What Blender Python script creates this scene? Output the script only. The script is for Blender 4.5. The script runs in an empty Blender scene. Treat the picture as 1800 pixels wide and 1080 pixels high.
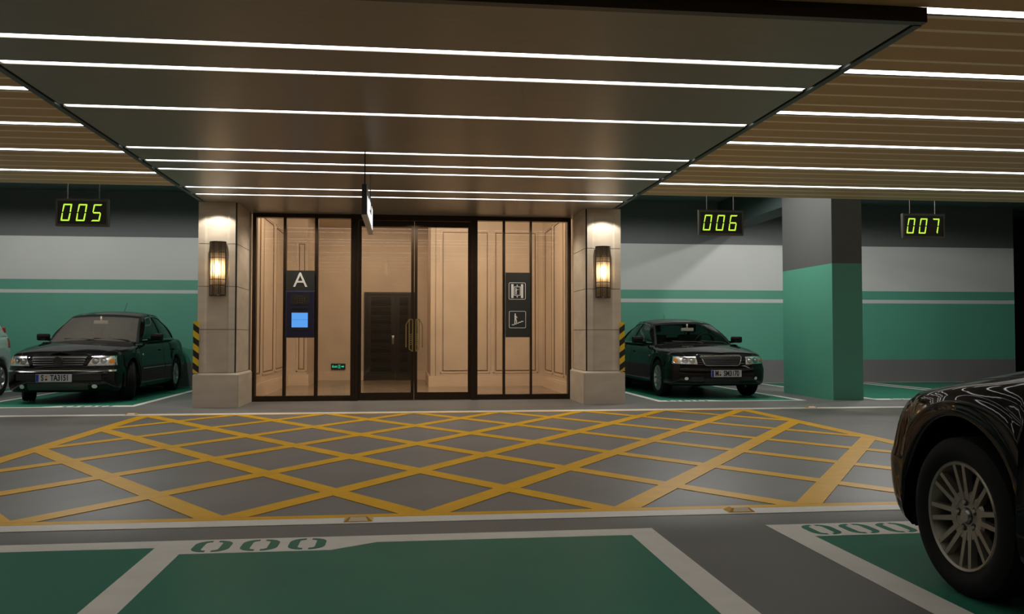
import bpy, bmesh, math, random
from mathutils import Vector, Matrix
from mathutils.bvhtree import BVHTree
PI = math.pi
random.seed(7)
sc = bpy.context.scene
COL = sc.collection

# ------------------------------------------------------------------ materials
def srgb(c):
    return tuple(((v/255)/12.92 if v/255 <= .04045 else ((v/255+.055)/1.055)**2.4) for v in c)

def mat(name, col, rough=.5, metal=0., emit=None, es=0., coat=0., spec=.5, noise=0., nscale=3., bump=0., bscale=60., stretch=None, col2=None):
    m = bpy.data.materials.new(name); m.use_nodes = True
    nt = m.node_tree; b = nt.nodes['Principled BSDF']
    c = (*col, 1)
    b.inputs['Base Color'].default_value = c
    b.inputs['Roughness'].default_value = rough
    b.inputs['Metallic'].default_value = metal
    b.inputs['Specular IOR Level'].default_value = spec
    b.inputs['Coat Weight'].default_value = coat
    b.inputs['Coat Roughness'].default_value = .04
    if emit:
        b.inputs['Emission Color'].default_value = (*emit, 1); b.inputs['Emission Strength'].default_value = es
    if noise > 0 or bump > 0:
        tc = nt.nodes.new('ShaderNodeTexCoord'); mp = nt.nodes.new('ShaderNodeMapping')
        nt.links.new(tc.outputs['Object'], mp.inputs['Vector'])
        if stretch: mp.inputs['Scale'].default_value = stretch
    if noise > 0:
        n = nt.nodes.new('ShaderNodeTexNoise'); n.inputs['Scale'].default_value = nscale; n.inputs['Detail'].default_value = 8
        nt.links.new(mp.outputs['Vector'], n.inputs['Vector'])
        r = nt.nodes.new('ShaderNodeValToRGB')
        r.color_ramp.elements[0].position = .3; r.color_ramp.elements[1].position = .7
        lo = col2 if col2 else tuple(v*(1-noise) for v in col)
        r.color_ramp.elements[0].color = (*lo, 1)
        r.color_ramp.elements[1].color = (*[min(1, v*(1+noise*.6)) for v in col], 1)
        nt.links.new(n.outputs['Fac'], r.inputs['Fac']); nt.links.new(r.outputs['Color'], b.inputs['Base Color'])
    if bump > 0:
        n2 = nt.nodes.new('ShaderNodeTexNoise'); n2.inputs['Scale'].default_value = bscale; n2.inputs['Detail'].default_value = 4
        nt.links.new(mp.outputs['Vector'], n2.inputs['Vector'])
        bp = nt.nodes.new('ShaderNodeBump'); bp.inputs['Strength'].default_value = bump; bp.inputs['Distance'].default_value = .01
        nt.links.new(n2.outputs['Fac'], bp.inputs['Height']); nt.links.new(bp.outputs['Normal'], b.inputs['Normal'])
    return m

def emis(name, col, s):
    m = bpy.data.materials.new(name); m.use_nodes = True; nt = m.node_tree; nt.nodes.clear()
    o = nt.nodes.new('ShaderNodeOutputMaterial'); e = nt.nodes.new('ShaderNodeEmission')
    e.inputs['Color'].default_value = (*col, 1); e.inputs['Strength'].default_value = s
    nt.links.new(e.outputs[0], o.inputs['Surface']); return m

def thin_glass(name, tint, rough=.0, ior=1.5, body=0., bodycol=(0, 0, 0)):
    m = bpy.data.materials.new(name); m.use_nodes = True; nt = m.node_tree; nt.nodes.clear()
    o = nt.nodes.new('ShaderNodeOutputMaterial'); t = nt.nodes.new('ShaderNodeBsdfTransparent'); g = nt.nodes.new('ShaderNodeBsdfGlossy')
    f = nt.nodes.new('ShaderNodeFresnel'); mx = nt.nodes.new('ShaderNodeMixShader')
    t.inputs['Color'].default_value = (*tint, 1); g.inputs['Roughness'].default_value = rough; f.inputs['IOR'].default_value = ior
    geo = nt.nodes.new('ShaderNodeNewGeometry'); mr = nt.nodes.new('ShaderNodeMapRange')   # same reflectance from both sides of the thin sheet
    mr.inputs['To Min'].default_value = ior; mr.inputs['To Max'].default_value = 1/ior
    nt.links.new(geo.outputs['Backfacing'], mr.inputs['Value']); nt.links.new(mr.outputs[0], f.inputs['IOR'])
    nt.links.new(f.outputs[0], mx.inputs['Fac']); nt.links.new(g.outputs[0], mx.inputs[2])
    if body > 0:
        d = nt.nodes.new('ShaderNodeBsdfDiffuse'); d.inputs['Color'].default_value = (*bodycol, 1)
        m2 = nt.nodes.new('ShaderNodeMixShader'); m2.inputs['Fac'].default_value = body
        nt.links.new(t.outputs[0], m2.inputs[1]); nt.links.new(d.outputs[0], m2.inputs[2]); nt.links.new(m2.outputs[0], mx.inputs[1])
    else:
        nt.links.new(t.outputs[0], mx.inputs[1])
    nt.links.new(mx.outputs[0], o.inputs['Surface']); return m

M = {}
M['concrete'] = mat('grey_floor_coating', (.190, .182, .174), .40, spec=.045, noise=.10, nscale=1.3, bump=.03, bscale=180)
M['green_floor'] = mat('green_floor_coating', (.035, .190, .125),   .36, spec=.04, noise=.08, nscale=2., bump=.03, bscale=180)
M['white_paint'] = mat('white_line_paint', (.76, .73, .67), .4, spec=.04, noise=.06, nscale=5.)
M['yellow_paint'] = mat('yellow_line_paint', (.74, .40, .010), .38, spec=.04, noise=.08, nscale=6.)
M['wall_green'] = mat('green_wall_paint', (.085, .310, .220), .5, noise=.04, nscale=1.)
M['wall_white'] = mat('light_grey_wall_paint', (.54, .55, .53), .5, noise=.04, nscale=1.)
M['wall_dark'] = mat('dark_grey_wall_paint', (.12, .125, .125), .6, noise=.06, nscale=1.)
M['wall_base'] = mat('grey_wall_base_paint', (.17, .165, .165), .6, noise=.06, nscale=1.)
M['upper_ceiling'] = mat('dark_green_grey_ceiling', (.10, .14, .135), .7, noise=.05, nscale=1.)
M['beam'] = mat('dark_beam_paint', (.035, .052, .05), .7)
M['slat'] = mat('tan_ceiling_panel', (.60, .425, .205), .55, noise=.03, nscale=1.)
M['slat_painted_lit_edge'] = mat('tan_ceiling_painted_lit_edge', (1., .90, .68), .5)  # light caught by the panel edges is painted into this pale colour
M['black_reveal'] = mat('black_reveal', (.008, .008, .008), .6)
M['bronze'] = mat('brushed_dark_bronze_panel', (.265, .245, .205), .36, metal=.3, spec=.5, noise=.06, nscale=2., stretch=(1, 12, 1))
M['bronze_dark'] = mat('dark_bronze_fascia', (.035, .022, .014), .35, metal=.3)
M['trim_grey'] = mat('charcoal_canopy_edge', (.045, .055, .055), .4, metal=.2)
M['strip'] = emis('white_strip_light', (1., .985, .96), 5.4)
M['stone'] = mat('beige_limestone', (.62, .535, .43), .42, noise=.13, nscale=2.2, bump=.03, bscale=30, stretch=(1, 1, 3))
M['stone_dark'] = mat('stone_joint', (.03, .022, .015), .7)
M['frame'] = mat('dark_bronze_door_frame', (.036, .021, .010), .34, metal=.4)
M['glass'] = thin_glass('clear_storefront_glass', (.90, .90, .885), .0, 1.45)
M['lobby_wall'] = mat('cream_marble_wall', (.66, .53, .41), .45, noise=.10, nscale=1.6)
M['lobby_base'] = mat('cream_marble_skirting', (.72, .57, .44), .4, noise=.08, nscale=3.)
M['lobby_line'] = mat('marble_shadow_joint', (.12, .065, .035), .6)
M['lobby_floor'] = mat('brown_marble_floor', (.26, .20, .145), .2, noise=.2, nscale=1.2)
M['lobby_ceiling'] = mat('white_lobby_ceiling', (.6, .5, .4), .7)
M['louver'] = mat('dark_steel_door', (.050, .042, .034), .30, metal=.6)
M['steel'] = mat('satin_steel', (.35, .34, .32), .3, metal=1.)
M['brass'] = mat('brushed_brass', (.80, .62, .24), .30, metal=1.)
M['sign_panel'] = mat('charcoal_sign_panel', (.028, .030, .026), .5)
M['sign_white'] = mat('white_sign_lettering', (.90, .90, .88), .5)
M['intercom'] = mat('navy_intercom_body', (.018, .016, .05), .35)
M['intercom_dark'] = mat('dark_brown_intercom_inset', (.018, .014, .010), .5)
M['screen'] = emis('blue_intercom_screen', srgb((92, 160, 240)), 1.)
M['led'] = emis('green_led_segment', srgb((196, 240, 70)), 1.15)
M['black'] = mat('matt_black', (.006, .006, .006), .5)
M['led_case'] = mat('dark_brown_sign_case', (.09, .082, .07), .5)
M['exit_green'] = emis('green_exit_lettering', srgb((60, 215, 165)), 1.)
M['haz_y'] = mat('yellow_guard_rubber', (.75, .52, .02), .5)
M['haz_b'] = mat('black_guard_rubber', (.015, .012, .010), .6)
M['stud'] = mat('yellow_road_stud', (.55, .30, .02), .4)
M['stud_ref'] = mat('pale_stud_reflector', (.85, .72, .50), .3)
M['sconce_metal'] = mat('dark_sconce_metal', (.05, .045, .04), .4, metal=.6)
M['bulb'] = emis('warm_sconce_bulb', (1., .72, .40), 26.)
M['sign_lit'] = emis('lit_white_sign_face', (1., 1., .98), 1.1)
M['sign_acrylic'] = mat('pale_grey_acrylic', (.62, .63, .66), .35)
m = bpy.data.materials.new('frosted_sconce_glass'); m.use_nodes = True; nt = m.node_tree; nt.nodes.clear()
o_ = nt.nodes.new('ShaderNodeOutputMaterial'); a_ = nt.nodes.new('ShaderNodeMixShader'); t_ = nt.nodes.new('ShaderNodeBsdfTransparent'); tl = nt.nodes.new('ShaderNodeBsdfTranslucent')
t_.inputs['Color'].default_value = (1., .9, .75, 1); tl.inputs['Color'].default_value = (.75, .62, .47, 1); a_.inputs['Fac'].default_value = .85
nt.links.new(t_.outputs[0], a_.inputs[1]); nt.links.new(tl.outputs[0], a_.inputs[2]); nt.links.new(a_.outputs[0], o_.inputs['Surface'])
M['frosted'] = m
# car materials
M['paint'] = mat('glossy_black_car_paint', (.004, .0037, .0035), .5, coat=.6, spec=.02)
M['mint'] = mat('pale_mint_car_paint', (.42, .55, .50), .3, coat=1.)
M['plastic'] = mat('dark_car_plastic', (.012, .012, .012), .55)
M['bumper_grey'] = mat('dark_grey_bumper_plastic', (.035, .033, .030), .4)
M['chrome'] = mat('chrome_trim', (.62, .60, .57), .15, metal=1.)
M['dim_chrome'] = mat('satin_grille_slat', (.09, .085, .08), .35, metal=.6)
M['tyre'] = mat('black_tyre_rubber', (.010, .010, .010), .75, spec=.2, bump=.1, bscale=90)
M['alloy'] = mat('silver_alloy_wheel', (.52, .53, .52), .3, metal=.9)
M['alloy_dim'] = mat('brushed_alloy_wheel', (.34, .32, .27), .36, metal=.85)
M['disc'] = mat('brake_disc_steel', (.05, .05, .05), .4, metal=.8)
M['glass_dark'] = thin_glass('tinted_car_glass', (.10, .12, .12), .0, 1.5)
M['windscreen'] = thin_glass('windscreen_glass', (.62, .64, .62), .0, 1.5)
M['windscreen_painted_haze'] = thin_glass('painted_haze_windscreen_glass', (.60, .58, .55), .05, 1.5, .20, (.50, .43, .37))  # pale diffuse mix painted in for light and reflections on the windscreen
M['lamp_cover'] = thin_glass('headlamp_lens', (.85, .86, .86), .0, 1.45)
M['lamp_inner'] = mat('headlamp_reflector', (.66, .65, .62), .2, metal=.85)
M['lamp_bowl'] = mat('headlamp_bowl', (.25, .26, .26), .15, metal=1.)
M['amber'] = mat('amber_indicator', (.75, .25, .03), .25)
M['fog'] = mat('fog_lamp_glass', (.75, .76, .70), .2)
M['plate'] = mat('white_plate', (.55, .56, .58), .4)
M['plate_blue'] = mat('blue_plate_band', (.02, .03, .35), .4)
M['plate_text'] = mat('plate_lettering', (.015, .015, .015), .5)
M['seat'] = mat('grey_car_seat', (.10, .09, .08), .8)
M['dash'] = mat('dark_dashboard', (.02, .019, .018), .7)
M['beige'] = mat('beige_cabin_trim', (.75, .64, .52), .6)
M['tail'] = mat('red_tail_lamp', (.30, .02, .015), .25)

# ------------------------------------------------------------------ mesh builder
class MB:
    def __init__(s): s.v = []; s.f = []; s.mi = []; s.sm = []
    def add(s, vs, fs, mi=0, sm=False):
        n = len(s.v); s.v += [tuple(v) for v in vs]
        for f in fs: s.f.append([i+n for i in f]); s.mi.append(mi); s.sm.append(sm)
        return s
    def box(s, x0, x1, y0, y1, z0, z1, mi=0):
        vs = [(x0,y0,z0),(x1,y0,z0),(x1,y1,z0),(x0,y1,z0),(x0,y0,z1),(x1,y0,z1),(x1,y1,z1),(x0,y1,z1)]
        return s.add(vs, [(3,2,1,0),(4,5,6,7),(0,1,5,4),(1,2,6,5),(2,3,7,6),(3,0,4,7)], mi)
    def bbox(s, x0, x1, y0, y1, z0, z1, b=.01, mi=0):   # box with all edges chamfered
        bm = bmesh.new(); bmesh.ops.create_cube(bm, size=1)
        for v in bm.verts:
            v.co = Vector(((x0+x1)/2+v.co.x*(x1-x0), (y0+y1)/2+v.co.y*(y1-y0), (z0+z1)/2+v.co.z*(z1-z0)))
        bmesh.ops.bevel(bm, geom=bm.edges[:], offset=b, segments=2, affect='EDGES', profile=.6)
        bm.normal_update(); bm.verts.index_update()
        s.add([v.co[:] for v in bm.verts], [[v.index for v in f.verts] for f in bm.faces], mi); bm.free(); return s
    def prism(s, poly, axis, a, b, mi=0):   # poly: 2-D points, extruded along axis from a to b
        n = len(poly)
        def pt(p, t):
            return (t, p[0], p[1]) if axis == 'x' else ((p[0], t, p[1]) if axis == 'y' else (p[0], p[1], t))
        vs = [pt(p, a) for p in poly]+[pt(p, b) for p in poly]
        fs = [list(range(n))[::-1], list(range(n, 2*n))]+[(i, (i+1) % n, (i+1) % n+n, i+n) for i in range(n)]
        return s.add(vs, fs, mi)
    def lathe(s, prof, c, axis='x', n=48, mi=0, sm=True, closed=False):   # prof: (axial, radius)
        k = len(prof); vs = []
        for i in range(n):
            a = 2*PI*i/n; ca, sa = math.cos(a), math.sin(a)
            for (t, r) in prof:
                if axis == 'x': vs.append((c[0]+t, c[1]+r*ca, c[2]+r*sa))
                elif axis == 'y': vs.append((c[0]+r*ca, c[1]+t, c[2]+r*sa))
                else: vs.append((c[0]+r*ca, c[1]+r*sa, c[2]+t))
        fs = []
        kk = k if closed else k-1
        for i in range(n):
            j = (i+1) % n
            for q in range(kk):
                p = (q+1) % k
                fs.append((i*k+q, j*k+q, j*k+p, i*k+p))
        return s.add(vs, fs, mi, sm)
    def tube(s, pts, r, n=8, mi=0, closed=False, sm=True, caps=True):
        P = [Vector(p) for p in pts]; m = len(P); vs = []
        up = Vector((0, 0, 1))
        for i in range(m):
            if closed: d = P[(i+1) % m]-P[i-1]
            else: d = P[min(i+1, m-1)]-P[max(i-1, 0)]
            if d.length < 1e-9: d = Vector((0, 0, 1))
            d.normalize()
            u = up if abs(d.dot(up)) < .95 else Vector((1, 0, 0))
            a = d.cross(u).normalized(); b = d.cross(a).normalized()
            for k in range(n):
                t = 2*PI*k/n+PI/4
                vs.append(P[i]+a*math.cos(t)*r+b*math.sin(t)*r)
        fs = []
        for i in range(m if closed else m-1):
            j = (i+1) % m
            for k in range(n):
                l = (k+1) % n; fs.append((i*n+k, j*n+k, j*n+l, i*n+l))
        if caps and not closed: fs += [list(range(n))[::-1], list(range((m-1)*n, m*n))]
        return s.add(vs, fs, mi, sm)
    def grid(s, rows, mi=0, sm=True, flip=False, loop=False):
        k = len(rows[0]); vs = [p for r in rows for p in r]; fs = []
        for i in range(len(rows)-1):
            for j in range(k if loop else k-1):
                l = (j+1) % k
                q = (i*k+j, i*k+l, (i+1)*k+l, (i+1)*k+j)
                fs.append(q[::-1] if flip else q)
        return s.add(vs, fs, mi, sm)
    def mirror_x(s):
        n = len(s.v); s.v += [(-x, y, z) for x, y, z in s.v[:n]]
        m = len(s.f)
        for i in range(m): s.f.append([q+n for q in s.f[i]][::-1]); s.mi.append(s.mi[i]); s.sm.append(s.sm[i])
        return s
    def xf(s, mat):
        s.v = [tuple(mat @ Vector(v)) for v in s.v]; return s
    def build(s, name, mats, parent=None, loc=None, angle=40, recalc=False):
        me = bpy.data.meshes.new(name); me.from_pydata(s.v, [], s.f)
        if not isinstance(mats, (list, tuple)): mats = [mats]
        for m_ in mats: me.materials.append(m_)
        me.polygons.foreach_set('material_index', s.mi); me.polygons.foreach_set('use_smooth', s.sm)
        me.update()
        if recalc:
            bm = bmesh.new(); bm.from_mesh(me); bmesh.ops.remove_doubles(bm, verts=bm.verts, dist=1e-5)
            bmesh.ops.recalc_face_normals(bm, faces=bm.faces); bm.to_mesh(me); bm.free()
        if any(s.sm): me.set_sharp_from_angle(angle=math.radians(angle))
        o = bpy.data.objects.new(name, me); COL.objects.link(o)
        if parent: o.parent = parent
        if loc: o.location = loc
        return o

def tag(o, label=None, cat=None, group=None, kind=None):
    if label: o['label'] = label
    if cat: o['category'] = cat
    if group: o['group'] = group
    if kind: o['kind'] = kind
    return o
def empty(name, loc=(0, 0, 0), rz=0):
    o = bpy.data.objects.new(name, None); o.empty_display_size = .2; COL.objects.link(o)
    o.location = loc; o.rotation_euler = (0, 0, rz); return o
def copy_tree(o, parent=None):
    c = o.copy(); COL.objects.link(c)
    if parent: c.parent = parent
    for ch in list(o.children): copy_tree(ch, c)
    return c
def text_mb(body, size, depth, matrix, sx=1., bold=0.):
    cu = bpy.data.curves.new('lettering', 'FONT'); cu.body = body; cu.size = size; cu.extrude = depth; cu.align_x = 'CENTER'; cu.align_y = 'CENTER'; cu.offset = bold
    cu.resolution_u = 4
    ob = bpy.data.objects.new('lettering', cu); COL.objects.link(ob)
    bpy.context.view_layer.update()
    me = bpy.data.meshes.new_from_object(ob.evaluated_get(bpy.context.evaluated_depsgraph_get()))
    mb = MB(); S = Matrix.Diagonal((sx, 1, 1, 1))
    mb.add([tuple(matrix @ S @ v.co) for v in me.vertices], [list(p.vertices) for p in me.polygons])
    bpy.data.objects.remove(ob); bpy.data.curves.remove(cu); bpy.data.meshes.remove(me)
    return mb
FACE_FRONT = Matrix.Rotation(PI/2, 4, 'X')      # text in xy turned to stand upright facing -Y

# ------------------------------------------------------------------ setting
ZC, ZS, ZU = 3.03, 3.124, 4.05        # canopy underside, slat ceiling, bare ceiling over the bays
YW = 18.95
MB().box(-14, 15.5, -7, 27, -.12, 0).build('floor', M['concrete'])['kind'] = 'structure'

# slatted ceiling over the lane
c = MB()
P0 = 5.17; SP = 1.278; YE = 12.50
c.box(-14, 15.5, -7, YE, ZS+.035, ZS+.075, 0)
lights_y = [P0+SP*k for k in range(0, 6)]
y = P0-SP*9
k = 0
while y < YE-.05:
    if k % 4 == 0:
        a0 = y+.085; a1 = y+SP/4-.003
    else:
        a0 = y+.004; a1 = y+SP/4-.003
    a1 = min(a1, YE)
    if k % 4 == 3: a1 = y+SP/4-.045
    c.box(-14, 15.5, a0, a1, ZS, ZS+.036, 0)
    c.box(-14, 15.5, a0-.004, a0+.044, ZS-.001, ZS+.036, 1)  # flush pale band painted as the lit lip of the panel
    if k % 4 == 0: c.box(-14, 15.5, y+.064, y+.079, ZS+.001, ZS+.036, 2)  # black strip painted in for the shade of the recess beside the light
    y += SP/4; k += 1
c.box(-14, 15.5, YE, YE+.02, ZS-.0005, ZS+.10, 1)
o = c.build('ceiling', [M['slat'], M['slat_painted_lit_edge'], M['black_reveal']]); o['kind'] = 'structure'
# bare ceiling over bays with beam
c = MB().box(-14, 15.5, YE-.3, 27, ZU, ZU+.2).box(-14, 15.5, YE-.32, YE-.3, ZS+.08, ZU)
o = c.build('ceiling_bays', M['upper_ceiling']); o['kind'] = 'structure'
o = MB().box(6.94, 7.45, 15.56, YW, 2.9+.55, ZU).build('trim_1', M['beam']); o['kind'] = 'structure'

def banded_wall(name, x0, x1, y0, y1, bands):
    w = MB(); ms = ['wall_base', 'wall_green', 'wall_white', 'wall_green', 'wall_white', 'wall_dark']
    uniq = ['wall_base', 'wall_green', 'wall_white', 'wall_dark']
    for i, m_ in enumerate(ms):
        w.box(x0, x1, y0, y1, bands[i], bands[i+1], uniq.index(m_))
    o = w.build(name, [M[q] for q in uniq]); o['kind'] = 'structure'; return o
banded_wall('wall_back_right', 3.05, 14.1, YW, YW+.25, [0, .513, 1.797, 1.878, 2.076, 3.10, ZU])
banded_wall('wall_back_left', -14, -2.9, YW, YW+.25, [0, .50, 1.935, 2.005, 2.215, 3.10, ZU])
o = MB().box(-14.2, -14, -7, 27, 0, ZU).build('wall_left', M['wall_dark']); o['kind'] = 'structure'
o = MB().box(15.5, 15.7, -7, 27, 0, ZU).build('wall_right', M['wall_dark']); o['kind'] = 'structure'
o = MB().box(-14, 15.5, -7.2, -7, 0, ZU).build('wall_front', M['wall_dark']); o['kind'] = 'structure'
o = MB().box(-14, 15.5, 27, 27.2, 0, ZU).build('wall_back', M['black']); o['kind'] = 'structure'  # painted black to stand in for the unlit room beyond
# block outer walls of the lobby and lobby interior
o = MB().box(-3.05, -2.56, 14.62, YW, 0, ZU).build('wall_lobby_left', M['wall_green']); o['kind'] = 'structure'
o = MB().box(2.92, 3.31, 14.62, YW, 0, ZU).build('wall_lobby_right', M['wall_green']); o['kind'] = 'structure'
o = MB().box(-2.9, 3.3, 14.58, 14.78, ZC+.06, ZU).build('wall_lobby_front', M['wall_dark']); o['kind'] = 'structure'

# lobby: marble walls with raised mouldings
HL = 3.62
def panel_x(w, X, y0, y1, z0, z1, s):      # thin double line moulding on a wall facing +-X
    for d, t in ((0, .022), (.055, .010)):
        a, b, e, f = y0+d, y1-d, z0+d, z1-d
        for (p, q, r, u) in ((a, b, f-t, f), (a, b, e, e+t), (a, a+t, e, f), (b-t, b, e, f)):
            w.box(min(X, X+s*.012), max(X, X+s*.012), p, q, r, u, 1 if d == 0 else 2)
def panel_y(w, Y, x0, x1, z0, z1):
    for d, t in ((0, .018), (.05, .010)):
        a, b, e, f = x0+d, x1-d, z0+d, z1-d
        for (p, q, r, u) in ((a, b, f-t, f), (a, b, e, e+t), (a, a+t, e, f), (b-t, b, e, f)):
            w.box(p, q, Y-.012, Y, r, u, 1 if d == 0 else 2)
LM = [M['lobby_wall'], M['lobby_base'], M['lobby_line']]
w = MB().box(-2.56, -2.50, 14.62, 18.95, 0, HL)
panel_x(w, -2.5, 14.75, 15.55, .36, 3.20, 1); panel_x(w, -2.5, 15.80, 17.05, .36, 3.20, 1); panel_x(w, -2.5, 17.3, 18.7, .36, 3.20, 1)
o = w.build('wall_lobby_inner_left', LM); o['kind'] = 'structure'
w = MB().box(-2.56, -2.08, 18.95, 21.3, 0, HL)
panel_y(w, 18.95, -2.30, -2.085, .30, 3.05)
o = w.build('wall_lobby_nib_left', LM); o['kind'] = 'structure'
w = MB().box(-2.56, 3.0, 21.1, 21.3, 0, HL); o = w.build('wall_lobby_back', LM); o['kind'] = 'structure'
w = MB().box(.50, 3.0, 18.25, 21.1, 0, HL)
w.box(.60, .607, 18.243, 18.25, 0, HL, 2)
panel_y(w, 18.25, .70, 1.73, .28, 3.26); panel_y(w, 18.25, 1.80, 2.74, .28, 3.26)
o = w.build('wall_lobby_nib_right', LM); o['kind'] = 'structure'
w = MB().box(2.85, 2.92, 14.62, 18.25, 0, HL)
panel_x(w, 2.85, 14.8, 15.6, .30, 3.24, -1); panel_x(w, 2.85, 15.75, 16.85, .30, 3.24, -1); panel_x(w, 2.85, 17.0, 17.95, .30, 3.24, -1)
o = w.build('wall_lobby_inner_right', LM); o['kind'] = 'structure'
def skirting(name, *bxs):
    w = MB()
    for (x0, x1, y0, y1, h) in bxs:
        w.box(x0, x1, y0, y1, 0, h-.035).box(x0+.006 if x1-x0 < .1 else x0, x1-.006 if x1-x0 < .1 else x1, y0+.006 if y1-y0 < .1 else y0, y1-.006 if y1-y0 < .1 else y1, h-.035, h)
    o = w.build(name, M['lobby_base']); o['kind'] = 'structure'
skirting('baseboard_left', (-2.50, -2.46, 14.62, 18.91, .24), (-2.5, -2.04, 18.91, 18.95, .24), (-2.08, -2.04, 18.95, 21.06, .24))
skirting('baseboard_back', (-2.04, -1.0, 21.06, 21.1, .22), (.20, .46, 21.06, 21.1, .22))
skirting('baseboard_right', (.46, 2.85, 18.21, 18.25, .22), (.46, .50, 18.25, 21.1, .22), (2.81, 2.85, 14.62, 18.21, .22))
o = MB().box(-2.56, 3.0, 14.5, 21.3, HL, HL+.1).build('ceiling_lobby', M['lobby_ceiling']); o['kind'] = 'structure'
o = MB().box(-2.5, 2.85, 14.56, 21.1, 0, .006).build('floor_lobby', M['lobby_floor']); o['kind'] = 'structure'

# louvred steel double door in the lobby
d = MB().box(-.99, -.93, 21.02, 21.1, .006, 2.09).box(.14, .20, 21.02, 21.1, .006, 2.09).box(-.93, .14, 21.02, 21.1, 2.03, 2.09)
dr = d.build('door_2', M['louver']); dr['kind'] = 'structure'
for (a, b) in ((-.93, -.262), (-.258, .14)):
    l = MB().box(a, b, 21.045, 21.085, .012, 2.03)
    px0, px1 = (a+.10, b-.10)
    z = .22
    while z < 1.93:
        for q in range(7):
            zz = z+q*.030; hgt = .012 if q < 3 else .007
            l.prism([(21.045, zz), (21.028, zz+hgt*.4), (21.045, zz+hgt)], 'x', px0, px1)
        z += .222
    lf = l.build('leaf', M['louver'], dr)
    if a < -.5:
        MB().bbox(-.335, -.285, 21.03, 21.045, .86, 1.06, .004).lathe([(-.03, .0), (-.03, .012), (0, .012)], (-.31, 21.03, 1.0), 'y', 12).build('lock_plate', M['steel'], lf)
# jamb light strip
# ------------------------------------------------------------------ storefront
YF = 14.46
def fbox(w, x0, x1, z0, z1, y0=YF, y1=14.60): w.box(x0, x1, y0, y1, z0, z1)
def window_unit(name, x0, x1, muls, ztop=3.03, zg=2.965):
    e = empty(name, (0, 0, 0)); e['kind'] = 'structure'
    w = MB(); fbox(w, x0, x0+.055, .0, ztop); fbox(w, x1-.055, x1, .0, ztop); fbox(w, x0+.055, x1-.055, 0, .085); fbox(w, x0+.055, x1-.055, zg, ztop)
    w.build('frame', M['frame'], e)
    xs = [x0+.055]+[v for m_ in muls for v in m_]+[x1-.055]
    for (a, b) in muls: MB().box(a, b, YF+.01, 14.58, .085, zg).build('mullion', M['frame'], e)
    for i in range(0, len(xs), 2):
        MB().box(xs[i], xs[i+1], 14.515, 14.523, .085, zg).build('pane', M['glass'], e)
    return e
window_unit('window_1', -2.455, -.80, [(-1.972, -1.926), (-1.475, -1.422)])
window_unit('window_2', 1.10, 2.74, [(1.590, 1.628), (2.046, 2.078)])
e = empty('door_1'); e['kind'] = 'structure'
w = MB(); fbox(w, -.895, -.775, 0, 3.07, YF-.04); fbox(w, 1.06, 1.165, 0, 3.07, YF-.04); fbox(w, -.775, 1.06, 2.94, 3.07, YF-.04)
w.box(-.83, -.822, YF-.046, YF-.04, 0, 3.05).box(1.11, 1.118, YF-.046, YF-.04, 0, 3.05)
w.build('frame', M['frame'], e)
def handle_mb(s):
    h = MB(); y0 = YF-.095
    def bar(x, za, zb): h.box(min(x-.008, x+.008), x+.008, y0, y0+.02, za, zb)
    xi, xm, xo = .129+s*.027, .129+s*.080, .129+s*.132
    bar(xi, .80, 1.322); bar(xm, .83, 1.318 if s else 1.3); bar(xo, .865, 1.235)
    h.box(min(xi, xi+s*.055)-.008, max(xi, xi+s*.055)+.008, y0, y0+.02, 1.312, 1.328)
    h.tube([(xi+s*.055, y0+.01, 1.32), (xo, y0+.01, 1.235)], .010, 4, sm=False)
    h.tube([(xm, y0+.01, .84), (xi, y0+.01, .80)], .010, 4, sm=False)
    for k in range(6):
        z = .90+k*.032
        h.tube([(xi, y0+.01, z+.028), (xm, y0+.01, z)], .006, 4, sm=False)
    for z in (.86, 1.28): h.box(xi-.007, xi+.007, y0+.02, YF+.01, z-.007, z+.007)
    return h
for s, a, b in ((-1, -.772, .1255), (1, .1325, 1.057)):
    g0, g1 = (a+.045, b-.048) if s < 0 else (a+.048, b-.045)
    w = MB(); w.box(a, g0, YF, 14.53, .012, 2.935).box(g1, b, YF, 14.53, .012, 2.935).box(g0, g1, YF, 14.53, .012, .128).box(g0, g1, YF, 14.53, 2.84, 2.935)
    lf = w.build('door_leaf', M['frame'], e)
    MB().box(g0, g1, 14.49, 14.498, .128, 2.84).build('pane', M['glass'], lf)
    handle_mb(s).build('handle', M['brass'], lf)

# ------------------------------------------------------------------ canopy
e = empty('canopy', (0, 0, ZC)); tag(e, 'dark bronze entrance canopy hanging below the tan slatted ceiling', 'canopy')
def cb(mb, x0, x1, y0, y1, z0, z1, mi=0): return mb.box(x0, x1, y0, y1, z0-ZC, z1-ZC, mi)
CL = [6.08, 6.675, 7.885, 9.567, 10.25, 10.76, 12.04, 12.63]
w = MB(); edges = [5.19]+[v for q in CL for v in (q-.042, q+.042)]+[14.6]
for i in range(0, len(edges), 2): cb(w, -2.945, 3.18, edges[i], edges[i+1], ZC, ZC+.03)
for q in CL: cb(w, -2.945, 3.18, q-.042, q+.042, ZC+.034, ZC+.04)
w.build('soffit_panel', M['bronze'], e)
w = MB(); cb(w, -3.02, 3.256, 5.126, 5.19, ZC, ZS); w.build('front_fascia', M['bronze_dark'], e)
for a, b in ((-3.02, -2.968), (3.203, 3.256)): cb(MB(), a, b, 5.19, 13.34, ZC-.004, ZS).build('side_trim', M['trim_grey'], e)
for a, b in ((-2.968, -2.945), (3.18, 3.203)): cb(MB(), a, b, 5.19, 13.34, ZC+.015, ZC+.05).build('shadow_gap', M['black_reveal'], e)
desc = ['nearest the canopy front', 'second from the canopy front', 'third from the canopy front', 'fourth from the canopy front', 'fifth from the canopy front', 'sixth from the canopy front', 'second from the doors', 'nearest the glass doors']
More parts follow.
